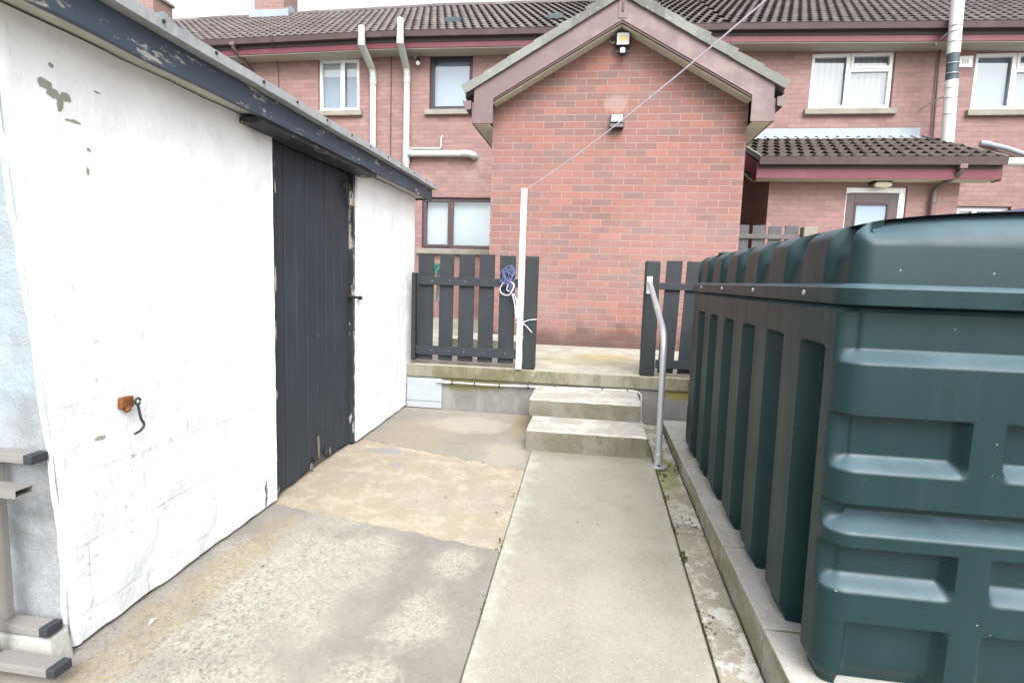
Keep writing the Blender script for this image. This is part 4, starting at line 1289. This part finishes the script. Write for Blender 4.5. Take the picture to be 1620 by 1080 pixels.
# plate + finial at the apex
m = MB(); m.box(APX - .045, APX + .045, -.252, -.2455, 3.425, 3.60); ap = m.build('apex_plate', 'brown_barge', h2, bevel=.004)
MB().box(APX - .012, APX + .012, -.262, -.2525, 3.49, 3.58).build('apex_clip', 'brown_barge_edge', ap, bevel=.003)
# side eaves: soffit, fascia, gutter running back to the house
for sgn, xw in ((-1, EXL), (1, EXR)):
    xo = APX + sgn * 1.535
    m = MB(); m.box(min(xo, xw), max(xo, xw), -.221, HY, 2.40, 2.412); m.build('eave_soffit', 'cream_soffit', h2)
    xf = xo + sgn * .002
    m = MB(); m.box(min(xf, xf + sgn * .02), max(xf, xf + sgn * .02), -.235, HY, 2.402, 2.62); m.build('eave_fascia', 'brown_barge', h2)
    g0 = xf + sgn * .024
    pr_ = [(g0, 2.628), (g0, 2.545), (g0 + sgn * .055, 2.53), (g0 + sgn * .095, 2.62), (g0 + sgn * .10, 2.632), (g0 + sgn * .088, 2.632), (g0 + sgn * .052, 2.545), (g0 + sgn * .012, 2.555), (g0 + sgn * .012, 2.628)]
    gg = MB().prism(pr_, 'y', -.26, HY).build('extension_gutter', 'brown_gutter', h2)
    MB().prism([(g0, 2.628), (g0, 2.545), (g0 + sgn * .055, 2.53), (g0 + sgn * .095, 2.62), (g0 + sgn * .10, 2.632)], 'y', -.268, -.2605).build('end_cap', 'brown_barge', gg)

# ---- back porch of the right house
PY = 2.0; PXL, PXR = .835, 3.235
pt = math.tan(R(20.5)); 
m = MB()
wallfront(m, PY, PXL, PXR, 0, 2.34, [(1.842, 2.605, 0, 2.135)])
m.add([(PXL, PY, 0), (PXL, HY, 0), (PXL, HY, 2.34 + .5), (PXL, PY, 2.34)], [(0, 1, 2, 3)])
m.add([(PXR, PY, 0), (PXR, HY, 0), (PXR, HY, 2.34 + .5), (PXR, PY, 2.34)], [(0, 1, 2, 3)])
m.build('porch_wall', 'house_brick', h3, recalc=False)
pz0, py0 = 2.432, 1.665
pl_ = (HY - .02 - py0) / math.cos(R(20.5))
m = MB(); tiles(m, (.61, py0, pz0), (1, 0, 0), (0, math.cos(R(20.5)), math.sin(R(20.5))), (0, -math.sin(R(20.5)), math.cos(R(20.5))), 2.93, pl_, gauge=.315, amp=.024, th=.042)
m.build('porch_roof', 'porch_tile', h3, recalc=False)
m = MB(); m.prism([(py0 + .02, pz0 - .05), (py0 + .02, pz0 - .02), (HY, pz0 - .02 + (HY - py0 - .02) * pt), (HY, pz0 - .05 + (HY - py0 - .02) * pt)], 'x', .62, 3.53); m.build('porch_roof_deck', 'dark_stone', h3)
# verges
for x in (.605, 3.535):
    m = MB(); m.prism([(py0 - .01, pz0 - .03), (HY, pz0 - .03 + (HY - py0) * pt), (HY, pz0 + .045 + (HY - py0) * pt), (py0 - .01, pz0 + .045)], 'x', x - .012, x + .018); m.build('porch_verge', 'mortar_bed', h3)
MB().box(.60, 3.54, PY - .27, PY - .25, 2.196, 2.318).build('porch_fascia', 'red_fascia', h3)
MB().box(.60, 3.54, PY - .265, PY - .25, 2.32, 2.42).build('porch_shadow_gap_board', 'cable_dark', h3)  # same dark strip, painting the shadow gap behind the porch gutter
MB().box(.60, 3.54, PY - .249, PY, 2.195, 2.208).build('porch_soffit', 'cream_soffit', h3)
for x0_, x1_ in ((.60, PXL), (PXR, 3.54)):
    m = MB(); m.prism([(PY, 2.195), (HY, 2.195 + (HY - PY) * pt), (HY, 2.208 + (HY - PY) * pt), (PY, 2.208)], 'x', x0_, x1_); m.build('verge_soffit', 'cream_soffit', h3)
for x in (.585, 3.541):
    m = MB(); m.prism([(PY - .27, 2.18), (PY - .10, 2.18), (PY + .0, 2.30), (HY, 2.30 + (HY - PY) * pt), (HY, 2.40 + (HY - PY + .3) * pt), (PY - .27, 2.395)], 'x', x - .0, x + .016); m.build('porch_bargeboard', 'red_fascia', h3)
gy = PY - .275
prof = [(gy, 2.455), (gy, 2.372), (gy - .075, 2.36), (gy - .1, 2.448), (gy - .105, 2.46), (gy - .092, 2.462), (gy - .068, 2.373), (gy - .01, 2.382), (gy - .01, 2.455)]
gg = MB().prism(prof, 'x', .60, 3.545).build('porch_gutter', 'brown_gutter', h3)
for x in (.594, 3.5455): MB().prism([prof[i] for i in (0, 1, 2, 3, 4)], 'x', x, x + .006).build('end_cap', 'brown_gutter', gg)
m = MB()
n = 34; fz = 3.14
vs = []
for i in range(n + 1):
    x = .9 + 2.52 * i / n; w = .008 * nz(x * 5); hz = .02 * math.sin(2 * PI * (x - .61) / .155)
    vs += [(x, HY - .012 + w * .3, fz + .15), (x, HY - .016 + w, fz + .03), (x, HY - .10 + w, fz - .02 + w + hz * .3), (x, HY - .19, fz - .055 + w + hz)]
fs = [(i * 4 + k, i * 4 + 4 + k, i * 4 + 5 + k, i * 4 + k + 1) for i in range(n) for k in range(3)]
m.add(vs, fs); m.build('porch_flashing', 'lead', h3, recalc=False)
# back door
df = MB()
Yd = PY + .06
for (a, b, c_, d) in ((1.846, 1.90, .02, 2.13), (2.52, 2.60, .02, 2.13), (1.90, 2.52, 2.06, 2.13)): df.box(a, b, Yd - .03, Yd + .04, c_, d)
dfo = df.build('door_frame', 'white_upvc', h3, bevel=.004)
m = MB(); 
a, b, c_, d = 1.862, 2.515, .03, 2.055
g0x, g1x, g0z, g1z = 1.965, 2.405, 1.05, 1.925
for bx in ((a, g0x, c_, d), (g1x, b, c_, d), (g0x, g1x, g1z, d), (g0x, g1x, c_, g0z)): m.box(bx[0], bx[1], Yd - .038, Yd + .01, bx[2], bx[3])
dd = m.build('back_door', 'brown_upvc', h3, bevel=.003)
m = MB()
for bx in ((g0x, g0x + .025, g0z, g1z), (g1x - .025, g1x, g0z, g1z), (g0x + .025, g1x - .025, g1z - .025, g1z), (g0x + .025, g1x - .025, g0z, g0z + .025)): m.box(bx[0], bx[1], Yd - .046, Yd - .01, bx[2], bx[3])
m.build('glazing_bead', 'brown_barge_edge', dd)
MB().box(g0x + .02, g1x - .02, Yd - .02, Yd - .01, g0z + .02, g1z - .02).build('pane', 'obscure_glass', dd)
MB().box(a + .03, a + .05, Yd - .08, Yd - .04, 1.0, 1.14).build('handle', 'galvanised', dd, bevel=.004)

# ------------------------------------------------------------------ pipes and fittings on the houses
G1 = 'grey soil pipes on the left half of the terrace'
def soil(xt, xb, zt, zk, zb, label, branch=False):
    o = thing('soil_pipe', label, 'pipe', (xb, 3.43, zb), G1)
    r = .054
    pts = bend([(xt, 3.0, zt), (xt, 3.0, zk + .15), (xb, 3.43, zk - .13), (xb, 3.43, zb)], .13, 6)
    MB().tube(pts, r, 16).build('pipe', 'white_pipe', o, smooth=50)
    m = MB()
    m.tube([(xt, 3.0, zk + .12), (xt, 3.0, zk + .24)], r + .009, 16)
    m.tube(bend([(xt, 3.0, zk + .20), (xt, 3.0, zk + .15), (xb, 3.43, zk - .13), (xb, 3.43, zk - .30)], .13, 6), r + .006, 16)
    m.tube([(xb, 3.43, zk - .36), (xb, 3.43, zk - .24)], r + .010, 16)
    m.build('swan_neck', 'grey_pipe', o, smooth=50)
    if branch:
        MB().tube([(xb, 3.43, 2.70), (xb, 3.43, 3.08)], r + .012, 16).build('junction', 'grey_pipe', o, smooth=50)
        MB().tube(bend([(xb + .03, 3.41, 2.885), (-3.80, 3.41, 2.885), (-3.69, 3.41, 2.86), (-3.68, 3.50, 2.84)], .08, 6), r, 16).build('branch_pipe', 'white_pipe', o, smooth=50)
        MB().tube([(xb + .05, 3.41, 2.885), (xb + .12, 3.41, 2.885)], r + .009, 16).build('collar', 'grey_pipe', o, smooth=50)
        MB().tube(bend([(-3.90, 3.41, 2.885), (-3.79, 3.41, 2.885), (-3.69, 3.415, 2.86), (-3.68, 3.495, 2.84)], .08, 6), r + .007, 16).build('elbow', 'grey_pipe', o, smooth=50)
        MB().tube(bend([(xb, 3.44, 2.98), (-4.28, 3.44, 2.975), (-4.28, 3.44, 3.17), (-4.28, 3.5, 3.19)], .04, 5), .018, 10).build('waste_pipe', 'grey_pipe', o, smooth=50)
    return o
soil(-5.56, -5.53, 4.86, 4.42, 0, 'grey soil pipe with swan neck nearest the white framed upstairs window')
soil(-4.885, -4.91, 4.965, 4.43, 0, 'grey soil pipe with a side branch, beside the black framed upstairs window', True)
def downpipe(x, xb, label, y0=3.1, y1=3.45, zt=4.71, zk=4.5, zb=0, w=.033):
    o = thing('downpipe', label, 'pipe', (xb, y1, zb))
    MB().tube(bend([(x, y0, zt), (x, y0, zt - .1), (xb, y1, zk - .14), (xb, y1, zk - .3)], .05), w, 12).build('swan_neck', 'brown_gutter', o, smooth=50)
    MB().tube([(xb, y1, zk - .28), (xb, y1, zb)], w, 12).build('pipe', 'brown_barge', o, smooth=50)
    MB().tube([(xb, y1, zk - .32), (xb, y1, zk - .24)], w + .007, 12).build('collar', 'brown_gutter', o, smooth=50)
    MB().box(x - .045, x + .045, y0 - .045, y0 + .04, zt - .06, zt + .0).build('outlet', 'brown_barge', o, bevel=.006)
downpipe(-7.98, -7.86, 'brown downpipe with swan neck under the gutter at the far left of the terrace')
downpipe(3.06, 2.9, 'brown downpipe bending back from the porch gutter beside the back door', 1.69, 1.94, 2.375, 2.24)
# dark cables
m = MB(); m.tube([(-5.222, 3.485, 4.55), (-5.218, 3.485, 0)], .008, 6); tag(m.build('wall_cable', 'cable_dark'), 'straight dark cable down the brick wall between the two grey soil pipes', 'cable')
m = MB(); m.tube(bend([(-7.2, 3.045, 4.82), (-7.22, 3.05, 4.66), (-7.34, 3.42, 4.54), (-7.36, 3.48, 4.4), (-7.35, 3.485, 4.0), (-7.36, 3.485, 0)], .1), .008, 6); tag(m.build('wall_cable', 'cable_dark', smooth=60), 'dark cable hanging over the gutter left of the white upstairs window', 'cable')
# little camera/light under the eaves
o = thing('security_light', 'small twin spot security light under the eaves left of the black upstairs window', 'light', (-4.73, 3.44, 4.5))
MB().box(-4.79, -4.69, 3.43, 3.50, 4.56 - .07, 4.553).build('bracket', 'blue_grey_pipe', o, bevel=.008)
m = MB(); m.tube([(-4.72, 3.44, 4.50), (-4.70, 3.38, 4.40)], [.03, .045], 12); m.build('head', 'dark_metal', o, smooth=40)
m = MB(); m.tube([(-4.70, 3.376, 4.395), (-4.697, 3.37, 4.388)], .036, 12); m.build('lens', 'white_upvc', o)
# floodlight on gable
o = thing('floodlight', 'black floodlight with yellow and white face under the gable peak', 'floodlight', (-1.325, -.05, 3.1))
m = MB(); X, Z = -1.325, 3.283
m.hexa([(X - .072, -.095, Z - .065), (X + .072, -.095, Z - .065), (X + .072, -.05, Z - .058), (X - .072, -.05, Z - .058)], [(X - .072, -.115, Z + .065), (X + .072, -.115, Z + .065), (X + .072, -.055, Z + .07), (X - .072, -.055, Z + .07)])
hd = m.build('head', 'black_plastic', o, bevel=.006)
m = MB(); m.add([(X - .062, -.0975, Z - .055), (X + .062, -.0975, Z - .055), (X + .062, -.1145, Z + .055), (X - .062, -.1145, Z + .055)], [(0, 1, 2, 3)])
m.v = [(a, b - .0025, c_) for a, b, c_ in m.v]; m.build('lens', 'led_lens', hd, recalc=False)
m = MB(); m.box(X - .03, X + .03, -.05, -.0, Z - .12, Z + .04); m.tube([(X - .075, -.06, Z - .0), (X - .075, -.05, Z - .11)], .008, 6); m.tube([(X + .075, -.06, Z), (X + .075, -.05, Z - .11)], .008, 6); m.box(X - .08, X + .08, -.06, -.045, Z - .115, Z - .10); m.build('bracket', 'black_plastic', o, bevel=.003)
m = MB(); m.tube([(X - .0, -.09, Z - .155), (X, -.085, Z - .085)], .036, 14); se = m.build('sensor', 'black_plastic', o, smooth=40, bevel=.004)
m = MB(); m.box(X - .025, X + .025, -.132, -.122, Z - .148, Z - .10); m.build('sensor_window', 'white_upvc', se, bevel=.005)
m = MB(); m.tube(bend([(X - .07, -.05, Z + .0), (X - .11, -.03, Z - .02), (X - .135, -.005, Z + .02)], .02), .006, 6); m.build('cable', 'cable_white', o)
# vent cowl
o = thing('vent_cowl', 'square black hooded vent on the gable wall of the extension', 'vent', (-1.345, -.04, 2.39))
m = MB(); m.hexa([(-1.418, -.11, 2.385), (-1.272, -.11, 2.385), (-1.272, -.0, 2.385), (-1.418, -.0, 2.385)], [(-1.412, -.075, 2.53), (-1.278, -.075, 2.53), (-1.275, -.0, 2.535), (-1.415, -.0, 2.535)])
m.build('hood', 'black_plastic', o, bevel=.004)
m = MB(); m.hexa([(-1.408, -.116, 2.44), (-1.282, -.116, 2.44), (-1.282, -.104, 2.44), (-1.408, -.104, 2.44)], [(-1.402, -.0825, 2.525), (-1.288, -.0825, 2.525), (-1.288, -.07, 2.525), (-1.402, -.07, 2.525)])
m.build('flap', 'blue_grey_pipe', o)
# bulkhead light
o = thing('bulkhead_light', 'oval bulkhead light with black top above the white framed back door', 'light', (2.24, 1.95, 2.13))
def oval(cx, cz, rx, rz, n=20): return [(cx + rx * abs(math.cos(a)) ** .7 * (1 if math.cos(a) > 0 else -1), cz + rz * abs(math.sin(a)) ** .7 * (1 if math.sin(a) > 0 else -1)) for a in [2 * PI * k / n for k in range(n)]]
MB().prism(oval(2.24, 2.17, .13, .045), 'y', 1.93, 1.998).build('body', 'black_plastic', o, bevel=.004)
MB().prism(oval(2.245, 2.148, .11, .038), 'y', 1.875, 1.929).build('lens', 'lamp_lens', o, bevel=.012)
MB().box(2.115, 2.365, 1.865, 1.999, 2.187, 2.206).build('hood', 'black_plastic', o, bevel=.005)
# white mast / flue
o = thing('flue_pipe', 'tall white flue pipe with a dark band standing on the porch roof', 'flue', (3.56, 2.98, 2.9))
r = .083
MB().tube([(3.555, 2.98, 2.87), (3.515, 2.98, 3.82)], r, 20).build('pipe', 'white_pipe', o, smooth=50)
MB().tube([(3.5149, 2.98, 3.822), (3.499, 2.98, 4.19)], r - .004, 20).build('dark_band', 'roof_vent_plastic', o, smooth=50)
MB().tube([(3.4988, 2.98, 4.192), (3.46, 2.98, 5.6)], r, 20).build('pipe', 'white_pipe', o, smooth=50)
for z in (3.35, 3.58, 3.72, 3.92, 4.06, 4.36, 4.5, 4.58):
    x = 3.555 - .0421 * (z - 2.87)
    MB().tube([Vector((x + (r + .004) * math.cos(a), 2.98 + (r + .004) * math.sin(a), z + .012 * math.sin(a))) for a in [k * PI / 8 for k in range(17)]], .006, 6, caps=False).build('strap', 'galvanised', o, smooth=60)
for z, zz in ((3.62, 3.60), (4.52, 4.44)):
    x = 3.555 - .0421 * (z - 2.87)
    MB().tube([(x - .05, 3.03, z), (x - .1, 3.3, zz), (x - .12, 3.49 if z < 4 else 3.19, zz - .02)], .010, 6).build('stay', 'galvanised', o, smooth=60)
MB().tube([(3.60, 3.46, 3.0), (3.56, 3.46, 4.5)], .015, 6).build('cable', 'cable_dark', o)
# wall vent
o = thing('wall_vent', 'square white louvred vent on the brick beside the tall white flue', 'vent', (3.93, HY - .01, 4.18))
MB().box(3.83, 4.05, HY - .02, HY - .0005, 4.18, 4.345).build('plate', 'white_upvc', o, bevel=.004)
m = MB()
for k in range(3): m.box(3.90 + k * .035, 3.918 + k * .035, HY - .023, HY - .0205, 4.225, 4.30)
m.build('louvres', 'grey_pipe', o)
m = MB(); m.tube([(4.33, 3.48, 3.055), (4.62, 3.42, 2.965), (5.6, 3.40, 2.6)], .038, 12); m.tube([(4.30, 3.50, 3.06), (4.42, 3.46, 3.03)], .045, 12)
tag(m.build('waste_pipe', 'blue_grey_pipe', smooth=50), 'sloping grey waste pipe on the brick at the far right', 'pipe')
m = MB(); m.tube([(3.56, 1.9, 2.45), (6.5, 1.9, 2.44)], .05, 12)
tag(m.build('waste_pipe', 'white_pipe', smooth=50), 'level white pipe running right from the end of the porch gutter', 'pipe')

# old fence between extension and porch
bf = thing('picket_fence', 'weathered dark picket panel with worn rail beside the gable extension', 'fence', (.55, 1.2, 0))
x = .06
k = 0
while x < 1.0:
    w = .155; z = 1.505 + random.uniform(-.015, .015); m = MB()
    m.hexa([(x, 1.2, .05), (x + w, 1.2, .05), (x + w, 1.222, .05), (x, 1.222, .05)], [(x, 1.2, z), (x + w, 1.2, jag(z, .012)), (x + w, 1.222, z), (x, 1.222, z)])
    m.build('picket', 'old_fence_wood', bf, bevel=.003); x += .197
MB().box(.18, 1.02, 1.17, 1.198, 1.345, 1.405).build('rail', 'old_rail_wood', bf, bevel=.004)
MB().box(.18, 1.02, 1.17, 1.198, .3, .37).build('rail', 'old_rail_wood', bf, bevel=.004)
m = MB(); m.box(1.035, 1.20, 1.10, 1.25, .002, 1.50)
tag(m.build('fence_post', 'sill_concrete', bevel=.012), 'squat grey weathered fence post at the end of the old picket panel', 'post')
# dark tarpaulin beyond the tank
m = MB()
m.add([(3.9, 2.3, 0), (6.6, 2.2, 0), (6.6, 3.0, 0), (4.0, 3.1, 0), (3.92, 2.35, 1.875), (4.6, 2.3, 1.965), (6.5, 2.25, 1.98), (6.5, 2.9, 1.99), (4.05, 3.0, 1.90)],
      [(0, 1, 6, 5, 4), (1, 2, 7, 6), (2, 3, 8, 7), (3, 0, 4, 8), (4, 5, 6, 7, 8)])
tag(m.build('tarpaulin', 'tarp_blue', bevel=.03), 'dark blue tarpaulin cover showing just above the tank at the far right', 'tarpaulin')

# ------------------------------------------------------------------ camera, light, world
cam = bpy.data.cameras.new('camera'); co = bpy.data.objects.new('camera', cam); C.objects.link(co)
f, pit, rol, yaw = 885., 0.10991588204213425, 0.03195636448346052, 0.14287972594240791
cam.sensor_width = 36; cam.lens = f / 1620 * 36; cam.clip_end = 1000; cam.clip_start = .02
cp_, sp_, cy_, sy_, cr_, sr_ = math.cos(pit), math.sin(pit), math.cos(yaw), math.sin(yaw), math.cos(rol), math.sin(rol)
F = Vector((-sy_ * cp_, cy_ * cp_, -sp_)); R0 = Vector((cy_, sy_, 0)); U0 = R0.cross(F)
Rv = R0 * cr_ + U0 * sr_; Uv = -R0 * sr_ + U0 * cr_
from mathutils import Matrix
mw = Matrix((Rv, Uv, -F)).transposed().to_4x4(); mw.translation = (-1.4975, -6.3917, .7319)
co.matrix_world = mw
cam.dof.use_dof = True; cam.dof.focus_distance = 4.2; cam.dof.aperture_fstop = 5.0
S.camera = co

az, el = R(160), R(46)   # sun direction: compass-like angle from +Y clockwise, elevation
w = bpy.data.worlds.new('World'); S.world = w; w.use_nodes = True
nt = w.node_tree; bg = nt.nodes['Background']
sky = nt.nodes.new('ShaderNodeTexSky'); sky.sky_type = 'NISHITA'; sky.sun_disc = False
sky.sun_elevation = el; sky.sun_rotation = az; sky.air_density = 1.0; sky.dust_density = 4.0; sky.ozone_density = 1.0
hs = nt.nodes.new('ShaderNodeHueSaturation'); hs.inputs['Saturation'].default_value = .24
nt.links.new(sky.outputs[0], hs.inputs['Color']); nt.links.new(hs.outputs[0], bg.inputs[0])
bg.inputs[1].default_value = .15
sl = bpy.data.lights.new('sun', 'SUN'); sl.energy = 1.15; sl.angle = R(45); sl.color = (1, 1, 1)
so = bpy.data.objects.new('sun', sl); C.objects.link(so)
d = Vector((math.sin(az) * math.cos(el), math.cos(az) * math.cos(el), math.sin(el)))
so.rotation_euler = d.to_track_quat('Z', 'Y').to_euler()
S.view_settings.view_transform = 'Standard'; S.view_settings.look = 'None'
S.view_settings.exposure = 1.4; S.view_settings.gamma = 1.0
S.cycles.use_denoising = True
